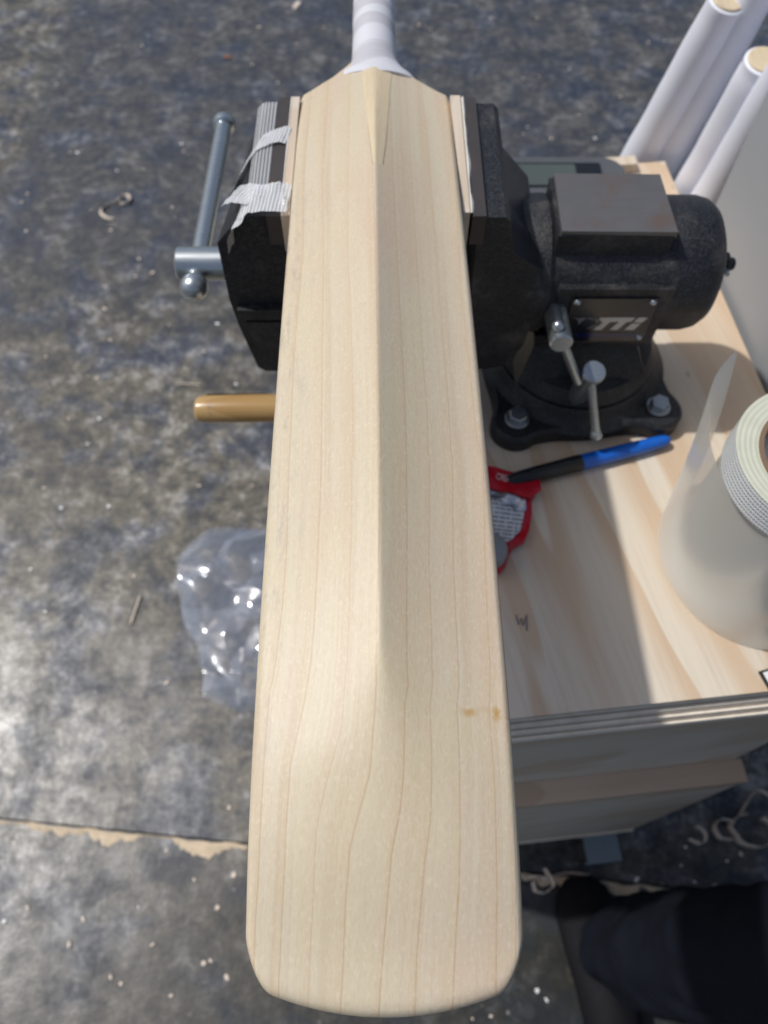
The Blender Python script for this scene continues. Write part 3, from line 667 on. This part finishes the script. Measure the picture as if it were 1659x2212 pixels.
# neck between barrel and swivel table
bm = B(); rings = []
for z, x0, x1, y0, y1 in ((-470, 122, 214, 424, 508), (-486, 124, 210, 426, 506), (-506, 116, 220, 414, 512), (-516, 112, 224, 410, 516)):
    rings.append([(x0, y0, z), (x1, y0, z), (x1, y1, z), (x0, y1, z)])
loft(bm, rings); obj('neck', bm, M['hammer_clean'], vise, bevel=4, seg=3)
# swivel table and base with bolted lugs
bm = B(); lathe(bm, (172, 462, BENCH + 33), (0, 0, 1), [(0, 66), (2, 69.5), (8, 68), (15, 63), (19, 50), (21, 10)], 56); obj('swivel_table', bm, M['hammer_clean'], vise, angle=30)
bm = B(); 
def lug_ring(z, k, rl):
    out = []
    for q in range(144):
        th = 2 * math.pi * q / 144; r = 80 * k
        for L in range(4):
            la = BA + math.pi / 4 + L * math.pi / 2; dlt = abs((th - la + math.pi) % (2 * math.pi) - math.pi)
            # distance along ray to a circle of radius rl at distance 89
            sd = 89 * math.sin(dlt); 
            if abs(sd) < rl and dlt < 1.2: r = max(r, 89 * math.cos(dlt) + math.sqrt(rl * rl - sd * sd))
            r = max(r, 80 * k + 24 * math.exp(-(dlt / .30) ** 2))
        out.append((172 + r * math.cos(th), 462 + r * math.sin(th), z))
    return out
loft(bm, [lug_ring(BENCH + .1, 1.0, 22), lug_ring(BENCH + 15, 1.0, 22), lug_ring(BENCH + 18, .97, 19)])
obj('swivel_base', bm, M['hammer_clean'], vise, angle=30)
bm = B(); lathe(bm, (172, 462, BENCH + 14.5), (0, 0, 1), [(0, 84), (3, 80), (7, 75.5), (11, 73), (16, 71.5), (18, 70), (18.2, 10)], 56); obj('base_collar', bm, M['hammer_clean'], vise, angle=30)
for L in range(4):
    la = BA + math.pi / 4 + L * math.pi / 2; x, y = 172 + 89 * math.cos(la), 462 + 89 * math.sin(la)
    bm = B(); cyl(bm, (x, y, BENCH + 18), (x, y, BENCH + 20), 10.5, 24, ch=.4); bo = obj('bolt', bm, M['zinc'], vise)
    bm = B(); cyl(bm, (x, y, BENCH + 20.1), (x, y, BENCH + 26.5), 8.2, 6, ch=.6); obj('bolt_head', bm, M['zinc'], bo, smooth=False)
# spindle and tommy bar
bm = B(); cyl(bm, (-164, VY, AZ), (-104, VY, AZ), 13.2, 36, ch=1.6); obj('spindle', bm, M['zinc'], vise)
bm = B(); tube(bm, [(-148, 446, -435.5), (-147.5, 560, -438), (-147, 650, -440)], 7.2, 18); tb = obj('tommy_bar', bm, M['zinc'], vise)
bm = B(); lathe(bm, (-148.3, 450.5, -435.4), (-.003, -1, -.02), [(0, 7), (2, 9.4), (7, 11.0), (13, 10.2), (17, 6.5), (18.5, 0)], 20); obj('ball_end', bm, M['zinc'], tb)
bm = B(); lathe(bm, (-147, 646, -440), (.003, 1, -.02), [(0, 7), (2, 9.6), (7, 10.6), (11, 9.0), (14, 5), (15, 0)], 20); obj('ball_end', bm, M['zinc'], tb)
# swivel locks: studs with sliding bars
bm = B(); cyl(bm, (131, 424, -436), (131, 381, -432), 8.6, 24, ch=1.2); lk = obj('lock_stud', bm, M['zinc'], vise)
bm = B(); tube(bm, [(127.5, 390, -423), (133, 389, -436), (155, 386, -482)], 3.7, 12); obj('lock_bar', bm, M['zinc'], lk)
bm = B(); ball(bm, (127.3, 389.8, -422.4), 4.6, 12); obj('bar_knob', bm, M['zinc'], lk)
bm = B(); cyl(bm, (164, 402, -522), (165, 388, -474), 8.2, 24, ch=1.0); lk2 = obj('lock_stud', bm, M['zinc'], vise)
bm = B(); lathe(bm, (165, 388, -474.5), (.02, -.28, .96), [(0, 9.4), (4, 9.6), (5.5, 8.6), (5.8, 0)], 24); obj('lock_cap', bm, M['zinc'], lk2)
bm = B(); tube(bm, [(165.3, 386, -482), (171, 378, -503), (178, 369, -527)], [3.7, 3.5, 3.5], 12); obj('lock_bar', bm, M['zinc'], lk2)
bm = B(); lathe(bm, (177.4, 369.6, -525.4), (.27, -.33, -.9), [(0, 3.6), (2, 4.4), (6, 5.2), (7.5, 4.6), (8, 0)], 14); obj('bar_knob', bm, M['zinc'], lk2)
# filament tape wrapped over the moving jaw
def tape_part(name, path, side, w0, w1, m, crumple=0.0, seed=0):
    """path: centre points; side: unit across direction"""
    bm = B(); uvt = bm.loops.layers.uv.new('tape'); n = 8; rows = []; L = 0; P = []
    fine = []
    for i in range(len(path) - 1):
        a, b = Vector(path[i]), Vector(path[i + 1]); k_ = max(2, int((b - a).length / 2.2))
        for q in range(k_): fine.append(a + (b - a) * q / k_)
    fine.append(Vector(path[-1])); s = Vector(side).normalized(); uvs = {}
    for i, p in enumerate(fine):
        if i: L += (p - fine[i - 1]).length
        row = []
        for j in range(n + 1):
            wdt = w0 + (w1 - w0) * j / n; q = p + s * wdt
            d = crumple * (mnoise.noise(Vector((q.x * .11 + seed, q.y * .11, q.z * .11))) + .5 * mnoise.noise(Vector((q.x * .3, q.y * .3 + seed, 0))))
            vtx = bm.verts.new(q + Vector((0, 0, abs(d)))); uvs[vtx] = (L, wdt); row.append(vtx)
        rows.append(row)
    for i in range(len(rows) - 1):
        for j in range(n):
            f = bm.faces.new((rows[i][j], rows[i][j + 1], rows[i + 1][j + 1], rows[i + 1][j]))
            for lp in f.loops: lp[uvt].uv = uvs[lp.vert]
    return obj(name, bm, m, vise, angle=30)
yb, yf = JY1 - 3, JY0 + 20
tape_part('tape_strip', [(-76.5, yf, -336.6), (-84, yf, -336.8), (-88, yf, -338.0), (-91, yf, -341)], (0, 1, 0), 0, yb - yf, M['tape'], .4, 1)
tape_part('tape_strip', [(-67.5, 474, -334.6), (-72, 475, -333.6), (-78, 474, -334.6), (-87, 470, -336.2), (-92, 466, -340), (-99, 459, -347), (-106, 452, -356), (-107, 450, -363)], (.22, 1, 0), 0, 17, M['tape_white'], 1.2, 4)
tape_part('tape_strip', [(-62.5, 402, -333.0), (-66, 403, -332.2), (-76, 404, -332.6), (-87, 404, -334.4), (-93, 403, -338), (-97, 402, -344)], (.10, 1, .02), 0, 26, M['tape_white'], 3.4, 9)
tape_part('tape_strip', [(-90, 402, -336.5), (-97, 401, -341), (-101, 400, -350), (-102, 400, -360)], (.25, .97, .05), -5, 9, M['tape_white'], 2.2, 13)
tape_part('tape_strip', [(-82, 424, -334.2), (-92, 430, -336.5), (-101, 434, -343)], (.5, .85, .05), -14, 6, M['tape_white'], 2.4, 21)

# ------------------------------------------------------------------ things on the bench
# digital scale behind the vise
sc = thing('digital_scale', 'charcoal digital scale with rounded corners and small display behind the vise', 'scale', (165, 650, BENCH))
def rrect(x0, x1, y0, y1, r, n=8):
    out = []
    for cx_, cy_, a0 in ((x1 - r, y0 + r, -90), (x1 - r, y1 - r, 0), (x0 + r, y1 - r, 90), (x0 + r, y0 + r, 180)):
        for q in range(n + 1): a = R(a0 + 90 * q / n); out.append((cx_ + r * math.cos(a), cy_ + r * math.sin(a)))
    return out
bm = B(); prism(bm, rrect(78, 262, 566, 748, 26), 'z', BENCH + 1, BENCH + 16); obj('body', bm, M['scale_grey'], sc, bevel=2.5, seg=3)
bm = B(); prism(bm, rrect(136, 236, 698, 738, 3), 'z', BENCH + 16, BENCH + 16.6); fr_ = obj('display_frame', bm, M['lcd_frame'], sc, smooth=False)
bm = B(); prism(bm, rrect(140, 208, 701, 735, 2), 'z', BENCH + 16.7, BENCH + 17.0); obj('display', bm, M['lcd'], sc, smooth=False)
bm = B(); lathe(bm, (222, 722, BENCH + 16.6), (0, 0, 1), [(0, 7), (.8, 6.6), (1, 0)], 24); obj('button', bm, M['lcd_frame'], sc)
# marker
d0, d1 = Vector(px(1447, 949, BENCH + 7.2)), Vector(px(1098, 1040, BENCH + 7.2)); d0.z += 0; dirp = (d1 - d0).normalized()
mk = thing('marker_pen', 'blue marker pen with black cap lying in front of the vise base', 'marker', (*((d0 + d1) / 2)[:2], BENCH))
Lb = (Vector(px(1256, 1001, BENCH + 7.2)) - d0).length
bm = B(); lathe(bm, d0, dirp, [(0, 0.5), (.8, 3.0), (3, 4.6), (8, 5.6), (30, 6.2), (Lb, 6.9)], 28); obj('barrel', bm, M['blue'], mk)
Lt = (d1 - d0).length
bm = B(); lathe(bm, d0, dirp, [(Lb + .1, 6.8), (Lb + 1, 7.4), (Lb + 44, 7.0), (Lt - 4, 6.2), (Lt, 4.6)], 28); cp = obj('cap', bm, M['black'], mk)
bm = B(); s_, t_ = frame(dirp); c0 = d0 + dirp * (Lb + 12) + Vector((0, 0, 7.4)); c1 = d0 + dirp * (Lb + 48) + Vector((0, 0, 7.0)); tube(bm, [c0, (c0 + c1) / 2 + Vector((0, 0, .5)), c1], 1.4, 8); obj('clip', bm, M['black'], cp)
# crumpled red sachet
sa = thing('sachet', 'crumpled red and white sachet with printed text half under the bat', 'sachet', (90, 305, BENCH))
def sachet_z(x, y, b=0): return BENCH + 3.2 + b + 3.0 * mnoise.noise(Vector((x * .045, y * .045, 1.5))) + 1.6 * mnoise.noise(Vector((x * .12, y * .1, 4)))+ 2.0
out = [(30, 348), (60, 352), (92, 347), (110, 342), (131, 340), (129, 327), (124, 318), (123, 305), (119, 290), (114, 279), (104, 273), (97, 262), (80, 262), (60, 268), (30, 272)]
def poly_sheet(name, poly, m, parent, b, step=3.0, edge=True):
    bm = B(); vs_ = [bm.verts.new((x, y, 0)) for x, y in poly]; f = bm.faces.new(vs_)
    bmesh.ops.triangulate(bm, faces=[f])
    for _ in range(4):
        es = [e for e in bm.edges if e.calc_length() > step * 1.6]
        if es: bmesh.ops.subdivide_edges(bm, edges=es, cuts=1); bmesh.ops.triangulate(bm, faces=[f for f in bm.faces if len(f.verts) > 3])
    for v in bm.verts: v.co.z = sachet_z(v.co.x, v.co.y, b)
    ext = bmesh.ops.extrude_face_region(bm, geom=list(bm.faces)); 
    for g in ext['geom']:
        if isinstance(g, bmesh.types.BMVert): g.co.z -= .5 if not edge else min(3.0, max(.3, g.co.z - BENCH - .3))
    return obj(name, bm, m, parent, angle=60)
poly_sheet('pouch', out, M['red'], sa, 0)
poly_sheet('print_panel', [(32, 330), (92, 328), (106, 324), (117, 319), (116, 305), (112, 290), (104, 281), (95, 277), (60, 276), (32, 280)], M['print'], sa, .9, edge=False)
poly_sheet('foil_edge', [(40, 331), (92, 327), (118, 317), (118, 308), (111, 307), (96, 319), (60, 324), (40, 325)], M['silver'], sa, 2.2, edge=False)
poly_sheet('folded_flap', [(30, 352), (60, 354), (93, 349), (112, 344), (132, 342), (132, 326), (121, 317), (106, 323), (92, 327), (60, 331), (30, 333)], M['red'], sa, 4.5, edge=False)
fc = bpy.data.curves.new('text', 'FONT'); fc.body = 'CREAM'; fc.size = .0085; fc.extrude = .00012; fc.align_x = 'CENTER'; fc.align_y = 'CENTER'; fc.space_character = .9
tmp = bpy.data.objects.new('tmp', fc); C.objects.link(tmp); dg = bpy.context.evaluated_depsgraph_get(); tme = bpy.data.meshes.new_from_object(tmp.evaluated_get(dg)); bpy.data.objects.remove(tmp)
tme.materials.clear(); tme.materials.append(M['text_white'])
txt = bpy.data.objects.new('lettering', tme); C.objects.link(txt); txt.parent = sa
tp = G(103, 337, sachet_z(103, 337, 4.5) + 1.5) - sa.location; txt.location = tp; txt.rotation_euler = (.06, .10, R(-13)); txt.scale = (.66, 1, 1)
cpx = thing('bottle_cap', 'round grey plastic cap with red rim beside the red sachet', 'cap', (80, 270, BENCH))
bm = B(); lathe(bm, (82, 268, BENCH + .2), (0, 0, 1), [(0, 18.2), (9, 18), (11, 17.4), (11.2, 16)], 36); obj('rim', bm, M['red'], cpx)
bm = B(); lathe(bm, (82, 268, BENCH + 8), (0, 0, 1), [(0, 16.6), (8, 16.4), (11, 15), (12.5, 11), (13, 0)], 36); obj('cap_top', bm, M['cap_grey'], cpx)
# roll of clear film with a tape roll standing on it
fr = thing('film_roll', 'wide milky roll of clear plastic film standing upright on the bench', 'film roll', (300, 262, BENCH))
bm = B(); rings = []
for z, g_ in ((.2, .995), (3, 1.0), (60, 1.0), (120, 1.0), (133, 1.0), (135, .985)):
    rings.append([(300 + 70 * g_ * math.cos(2 * math.pi * q / 80), 262 + 70 * g_ * math.sin(2 * math.pi * q / 80), BENCH + z) for q in range(80)])
ro = [list(r) for r in rings]
inner = [[(300 + 39 * math.cos(2 * math.pi * q / 80), 262 + 39 * math.sin(2 * math.pi * q / 80), BENCH + z) for q in range(80)] for z in (135, .2)]
loft(bm, ro + inner + [ro[0]], cap=False); obj('film_body', bm, M['roll'], fr, doubles=True)
bm = B(); rc = [[(300 + r * math.cos(2 * math.pi * q / 48), 262 + r * math.sin(2 * math.pi * q / 48), BENCH + z) for q in range(48)] for r, z in ((38.8, .3), (38.8, 136), (35.5, 136), (35.5, .3), (38.8, .3))]
loft(bm, rc, cap=False); obj('core', bm, M['core'], fr, doubles=True)
# loose outer turn of film
bm = B(); rows = []
for iz in range(13):
    z = BENCH + 1 + 135.5 * iz / 12; row = []
    for q in range(61):
        a = R(265 - 150 * q / 60); lift = 3.0 + 24 * sstep(q / 60, .35, 1.0) * (.45 + .55 * iz / 12) + 16 * max(0, q / 60 - .75) * 4 * (iz / 12) ** 2
        rr_ = 70 + lift; row.append((300 + rr_ * math.cos(a), 262 + rr_ * math.sin(a), z + 14 * max(0, q / 60 - .7) * (iz / 12)))
    rows.append(row)
sheet(bm, rows); obj('loose_film', bm, M['film'], fr)
tr = thing('tape_roll', 'roll of white filament strapping tape resting on top of the film roll', 'tape roll', (282, 262, BENCH + 136.5))
TX, TY, TZ0, TZ1, TR = 276.0, 260.0, BENCH + 136.8, BENCH + 161, 55.5
bm = B(); loft(bm, [[(TX + TR * math.cos(2 * math.pi * q / 96), TY + TR * math.sin(2 * math.pi * q / 96), z) for q in range(96)] for z in (TZ0, TZ0 + 8, TZ1 - 8, TZ1)], cap=False)
tr.location = G(TX, TY, TZ0)
obj('tape_surface', bm, M['tape_outer'], tr)
bm = B()
for z in (TZ0 + .05, TZ1 - .05): loft(bm, [[(TX + r * math.cos(2 * math.pi * q / 96), TY + r * math.sin(2 * math.pi * q / 96), z - .25 * ((i % 2) if z > TZ0 + 5 else 0)) for q in range(96)] for i, r in enumerate((TR - .05, 52, 49, 46, 43, 41))], cap=False)
obj('tape_side', bm, M['tape_side'], tr)
bm = B(); loft(bm, [[(TX + r * math.cos(2 * math.pi * q / 64), TY + r * math.sin(2 * math.pi * q / 64), z) for q in range(64)] for r, z in ((41.2, TZ0), (41.2, TZ1 + .8), (38.2, TZ1 + .8))], cap=False); obj('core', bm, M['core'], tr)
bm = B(); loft(bm, [[(TX + r * math.cos(2 * math.pi * q / 64), TY + r * math.sin(2 * math.pi * q / 64), z) for q in range(64)] for r, z in ((38.15, TZ1 + .7), (38.15, TZ0))], cap=False); obj('core_lining', bm, M['core_in'], tr)
# small framed label at the front edge
A0, e1, e2 = Vector((281.2, 172.5)), Vector((.962, .274)), Vector((.32, -.947))
lb = thing('label_plate', 'small white label plate with black border at the front edge of the bench', 'label', (300, 172, BENCH))
def lp(a, b): p = A0 + e1 * a + e2 * b; return (p.x, p.y)
bm = B(); prism(bm, [lp(0, 0), lp(46, 0), lp(46, 15), lp(0, 15)], 'z', BENCH + .3, BENCH + 2.6); obj('border', bm, M['sticker_black'], lb, bevel=.4)
bm = B(); prism(bm, [lp(1.8, 1.8), lp(44, 1.8), lp(44, 13.2), lp(1.8, 13.2)], 'z', BENCH + 2.7, BENCH + 2.9); obj('face', bm, M['sticker_white'], lb, smooth=False)
bm = B(); prism(bm, [lp(5, 4), lp(7.2, 3.6), lp(7.2, 10.8), lp(5, 10.4)], 'z', BENCH + 2.95, BENCH + 3.1); obj('glyph', bm, M['pencil'], lb, smooth=False)
# hammer whose handle sticks out past the left edge of the bench
hz = BENCH + 13.5
h0, h1 = px(424, 884, hz), px(640, 878, hz)
hm = thing('hammer', 'round wooden hammer handle sticking out past the bench under the bat', 'hammer', (-60, h0[1], BENCH))
hy = h0[1]; bm = B(); rings = []
for x, ry_, rz_ in ((h0[0], 9.2, 8.2), (h0[0] + 2.2, 11.4, 10.4), (h0[0] + 8, 12.4, 11.4), (h0[0] + 50, 12.9, 11.8), (h0[0] + 120, 12.2, 11), (h0[0] + 190, 9.5, 9.5), (h0[0] + 232, 9.0, 10)):
    rings.append([(x, hy + .02 * (x - h0[0]) + ry_ * math.cos(2 * math.pi * q / 28), hz + rz_ * math.sin(2 * math.pi * q / 28)) for q in range(28)])
loft(bm, rings); obj('handle', bm, M['mallet'], hm)
bm = B(); sheet(bm, [[(x, hy + .02 * (x - h0[0]) + 13.4 * math.cos(R(a)) * sstep(x, h0[0] - 4, h0[0] + 8), hz + 12.4 * math.sin(R(a)) * sstep(x, h0[0] - 4, h0[0] + 8) + .2) for x in np.linspace(h0[0] + 3, h0[0] + 66 - .4 * abs(a - 35), 10)] for a in range(-20, 36, 6)]); obj('dark_streak', bm, M['mallet_dark'], hm)
hx = h0[0] + 215
bm = B(); cyl(bm, (hx, hy - 42, hz + 1.5), (hx, hy + 2, hz + 1.5), 13, 28, ch=1.5); prism(bm, [(hx - 13, hy + 2), (hx + 13, hy + 2), (hx + 9, hy + 50), (hx - 9, hy + 50)], 'z', hz - 8, hz + 10); obj('head', bm, M['steel_head'], hm, bevel=.8)

# ------------------------------------------------------------------ white wrapped handles behind the bench corner
HND = [((302, 793), (12, -24), 172, 'white wrapped bat handle rising from behind the back edge of the bench'),
       ((331, 789), (8, -20), 215, 'white wrapped bat handle standing just outside the bench back corner'),
       ((346, 730), (2, -24), 150, 'shorter white wrapped bat handle with its bare cane end showing'),
       ((350, 690), (2, -22), 200, 'white wrapped bat handle squeezed against the grey cabinet edge'),
       ((389, 762), (4, -24), 190, 'white wrapped bat handle leaning behind the others by the cabinet'),
       ((392, 722), (2, -24), 205, 'white wrapped bat handle between the cabinet and the bench corner handles')]
for (b0, t0, up_, lab) in HND:
    f_ = Vector((t0[0], t0[1], 120.0)) * (up_ / 120.0); p1 = Vector((b0[0], b0[1], BENCH)) + f_
    p0 = p1 - f_ * ((p1.z - FLOOR - 5) / f_.z); o = thing('bat_handle', lab, 'bat handle', (p0.x, p0.y, FLOOR), 'white handles behind the bench')
    L = (p1 - p0).length; bm = B()
    pr = [(0, 16.5)] + [(a, interp(L - a, [0, 120, 260, 400], [18.0, 19.5, 22, 22]) + .3 * math.sin(a * .05) + (.4 if int(a / 34) % 2 else 0)) for a in np.arange(6, L - 12, 17)] + [(L - 9, 17.6), (L - 3, 18.2), (L - 1, 18.0), (L, 16.6)]
    lathe(bm, p0, f_, pr, 32); obj('wrap', bm, M['white_wrap'], o, angle=40)
    n_ = f_.normalized(); bm = B(); lathe(bm, p1 - n_ * 2, f_, [(0, 15.5), (3.4, 15.4), (4.2, 14.6), (4.3, 0)], 28); obj('cane_end', bm, M['cane'], o)

# ------------------------------------------------------------------ on the floor
# clear plastic bag
bg_ = B(); rb = random.Random(3); NYB, NXB = 13, 7
def bag_layer(lay):
    P = []
    for j in range(NYB + 1):
        v = j / NYB; row = []
        xl = -222 - interp(v, [0, .06, .25, .5, .75, .9, 1], [60, 95, 118, 150, 180, 176, 120]); xr = -150
        for i in range(NXB + 1):
            u = i / NXB; inn = 0 < i < NXB and 0 < j < NYB
            x = xl + (xr - xl) * u + rb.uniform(-9, 9); y = 352 + 352 * v + rb.uniform(-10, 10)
            z = FLOOR + 1.2 + lay * .8 + ((rb.random() ** 1.5 * 34 + 3) * (1 if lay else .15) if inn else rb.uniform(0, 4))
            row.append(bg_.verts.new((x, y, z)))
        P.append(row)
    for j in range(NYB):
        for i in range(NXB):
            q = (P[j][i], P[j][i + 1], P[j + 1][i + 1], P[j + 1][i])
            if rb.random() < .5: bg_.faces.new(q[:3]); bg_.faces.new((q[0], q[2], q[3]))
            else: bg_.faces.new((q[0], q[1], q[3])); bg_.faces.new((q[1], q[2], q[3]))
bag_layer(0); bag_layer(1)
bmesh.ops.subdivide_edges(bg_, edges=list(bg_.edges), cuts=3, use_grid_fill=True, smooth=.18)
for v in bg_.verts:
    c = v.co; v.co.z = max(FLOOR + .8, c.z + 1.6 * mnoise.noise(c * .05) + .5 * mnoise.noise(c * .16))
o = obj('plastic_bag', bg_, M['bag'], base=(-280, 530, FLOOR), angle=32); tag(o, 'crumpled clear plastic bag lying on the concrete floor', 'bag')
# curled shavings
def shaving(name, label, pts, width, m=M['shaving'], stand=.5):
    bm = B(); rows = [[], []]
    for i, (x, y, z) in enumerate(pts):
        rows[0].append((x, y, z)); rows[1].append((x + width * (1 - stand) * .8, y + width * (1 - stand) * .3, z + width * stand + .4))
    sheet(bm, rows); o = obj(name, bm, m, base=pts[0][:2] + (FLOOR,)); sm = o.modifiers.new('thick', 'SOLIDIFY'); sm.thickness = .0007
    tag(o, label, 'shaving', 'curled shavings on the floor'); return o
def curl(u, v, r, turns, a0, grow=1.0, n=36, z=1.0, tail=0, sq=.8):
    c = px(u, v, FLOOR); pts = []
    for i in range(n + 1):
        t = i / n; a = R(a0) + turns * 2 * math.pi * t; rr_ = r * (1 + (grow - 1) * t)
        rr_ *= 1 + .30 * mnoise.noise(Vector((math.cos(a) * 1.1 + u * .1, math.sin(a) * 1.1, t + v * .1))); pts.append((c[0] + rr_ * math.cos(a), c[1] + rr_ * math.sin(a) * sq, FLOOR + z + 3 * t * abs(math.sin(a * 1.3))))
    x, y, _ = pts[-1]; dx, dy = pts[-1][0] - pts[-2][0], pts[-1][1] - pts[-2][1]; L = math.hypot(dx, dy)
    for i in range(tail): x += dx / L * 5; y += dy / L * 5; dx, dy = dx + dy * .06, dy - dx * .06; pts.append((x, y, FLOOR + z))
    return pts
lc = px(266, 436, FLOOR)
lp_ = [(lc[0] + 15 * math.cos(R(t)), lc[1] + 17 * math.sin(R(t)), FLOOR + 3) for t in range(-120, 200, 14)]
lp_ += [px(a_, b_, FLOOR + 3) for a_, b_ in ((250, 439), (243, 441), (232, 444), (221, 449), (214, 456), (215, 464), (221, 470), (230, 475), (240, 477), (250, 476))]
shaving('wood_shaving', 'pale curled wood shaving with looped end on open floor beside the vise handle', lp_, 15, stand=.42)
shaving('wood_shaving', 'large open loop of wood shaving beyond the bench corner', curl(1612, 1795, 32, .86, 95, 1.1), 20, stand=.6)
shaving('wood_shaving', 'short brown curl of wood shaving beside the large loop', curl(1560, 1792, 18, .8, 30, 1.2), 16, M['chip'], .6)
shaving('wood_shaving', 'tight pale curl of shaving under the bench corner overhang', curl(1500, 1808, 12, .7, 200, 1.5), 10, M['chip'], .3)
shaving('wood_shaving', 'pale ribbon of shaving leaning on the large loop', curl(1648, 1745, 22, .45, 10, 1.5, tail=4), 12, stand=.3)
shaving('wood_shaving', 'small brown twist of shaving by the caster', curl(1165, 1912, 12, 1.0, 40, 1.5, tail=3), 12, M['chip'], .5)
shaving('wood_shaving', 'thin straight pale shaving beside the clear bag', [px(280 + i * 3.0, 1350 - i * 9, FLOOR + 1.5 + .6 * math.sin(i)) for i in range(8)], 7, stand=.3)
shaving('wood_shaving', 'long flat sliver of shaving just past the floor joint', [px(1140 + i * 14, 1894 + 3.5 * math.sin(i * .8) - i * .5, FLOOR + 3) for i in range(10)], 12, stand=.25)
shaving('wood_shaving', 'short pale shaving lying above the hammer handle end', [px(384 + i * 6, 829 + .5 * i, FLOOR + 2) for i in range(9)], 8, stand=.3)
def flake(name, label, u, v, L, W, ang, m, cat='chip', group=None, z=0.6):
    c = px(u, v, FLOOR); bm = B(); n = 7; poly = []
    for i in range(n):
        a = 2 * math.pi * i / n; x = L / 2 * math.cos(a) * random.uniform(.75, 1.15); y = W / 2 * math.sin(a) * random.uniform(.7, 1.2)
        poly.append((c[0] + x * math.cos(ang) - y * math.sin(ang), c[1] + x * math.sin(ang) + y * math.cos(ang)))
    prism(bm, poly, 'z', FLOOR + z, FLOOR + z + random.uniform(1.2, 2.4)); o = obj(name, bm, m, base=(c[0], c[1], FLOOR), smooth=False)
    return tag(o, label, cat, group)
flake('wood_offcut', 'long tan sliver of wood at the far end of the floor', 640, 12, 62, 18, R(72), M['chip'], 'offcut')
flake('dry_leaf', 'small brown dry leaf on the dark floor beyond the bat', 492, 124, 34, 16, R(8), M['chip_brown'], 'leaf')
CH = [(123,182),(307,100),(42,303),(47,438),(57,500),(87,508),(152,330),(167,331),(197,455),(240,498),(253,370),(310,367),(392,312),(397,328),(372,450),(378,470),(228,620),(293,598),(238,735),(365,703),(222,782),(227,668),(60,420),(100,772),(190,960),(235,1095),(133,1098),(67,1230),(98,1322),(75,1478),(290,1245),(360,1475),(430,1050),(545,1050),(440,760),(470,700),(510,830),(300,560),(330,590),(190,815),(210,818),(215,905),(148,905),(96,1055),(60,1010),
      (360,1838),(495,1745),(240,2110),(262,2125),(440,2080),(455,2075),(490,2110),(330,2040),(420,1900),(300,1960),(470,1960),(505,1890),(180,1985),(150,2040),(370,2150),(60,1960),(30,1820),(10,1990),
      (1165,165),(1160,40),(1400,92),(1435,90),(1130,170),(1175,185),(1140,275),(1130,290),(985,15),(905,55),(930,65),(1060,40),(1250,250),(1285,300),(1190,300),(1085,110),(1230,150),(1340,210),(560,60),(640,95),(600,180),(545,140),(700,60),(720,130),
      (1545,1915),(1425,1935),(1500,1905),(1470,1870),(1375,1900),(1240,1990),(1160,2140),(1180,2160),(1020,2200),(1060,2195),(1480,1830),(1570,1860),(1600,1845)]
for (u, v) in CH:
    s_ = random.uniform(4, 8.5)
    flake('wood_chip', 'tiny pale wood chip scattered on the concrete floor', u, v, s_ * random.uniform(.9, 1.5), s_ * random.uniform(.6, 1), random.uniform(0, 3), M['chip'] if random.random() < .8 else M['sticker_white'], 'wood chip', 'wood chips on the floor')

# ------------------------------------------------------------------ person standing beside the bench: legs in dark jeans
person = thing('person', 'person in dark jeans and black shoes standing close to the bench', 'person', (430, -80, FLOOR))
me = bpy.data.meshes.new('legs')
J = [(640, -360, 900), (650, -370, 1010),                 # pelvis, waist
     (560, -300, 840), (425, -20, 490), (385, -20, 300), (345, -20, 110), (338, -15, 70),
     (760, -320, 840), (660, -60, 500), (640, -90, 300), (620, -110, 110), (615, -100, 70)]
ED = [(0, 1), (0, 2), (2, 3), (3, 4), (4, 5), (5, 6), (0, 7), (7, 8), (8, 9), (9, 10), (10, 11)]
RD = [150, 150, 105, 82, 74, 70, 72, 105, 88, 70, 66, 66]
inv = root_matrix(person).inverted()
me.from_pydata([inv @ Vector((a / 1000, b / 1000, c / 1000)) for a, b, c in J], ED, [])
legs = bpy.data.objects.new('legs', me); C.objects.link(legs); legs.parent = person; me.materials.append(M['denim'])
sk = legs.modifiers.new('skin', 'SKIN'); sk.use_smooth_shade = True
for i, v in enumerate(me.skin_vertices[0].data): v.radius = (RD[i] / 1000, RD[i] / 1000); v.use_root = (i == 0)
sb_ = legs.modifiers.new('sub', 'SUBSURF'); sb_.levels = 4; sb_.render_levels = 4
ctx = bpy.data.textures.new('cloth_folds', 'CLOUDS'); ctx.noise_scale = .085; ctx.noise_depth = 2
dm = legs.modifiers.new('folds', 'DISPLACE'); dm.texture = ctx; dm.strength = .035; dm.texture_coords = 'LOCAL'
for (x, y, ang) in ((322, -62, -.10), (612, -120, .05)):
    bm = B(); rings = []
    for t, wd, ht in ((-105, 20, 40), (-98, 34, 66), (-60, 40, 84), (-10, 42, 80), (50, 47, 58), (95, 49, 46), (125, 40, 38), (142, 20, 26)):
        rg = []
        for q in range(24):
            a = 2 * math.pi * q / 24; lx = wd * math.cos(a); lz = max(0.5, ht * .5 + ht * .5 * math.sin(a))
            rg.append((x + lx * math.cos(ang) + t * math.sin(ang), y + t * math.cos(ang) - lx * math.sin(ang), FLOOR + lz))
        rings.append(rg)
    loft(bm, rings); obj('shoe', bm, M['shoe'], person)
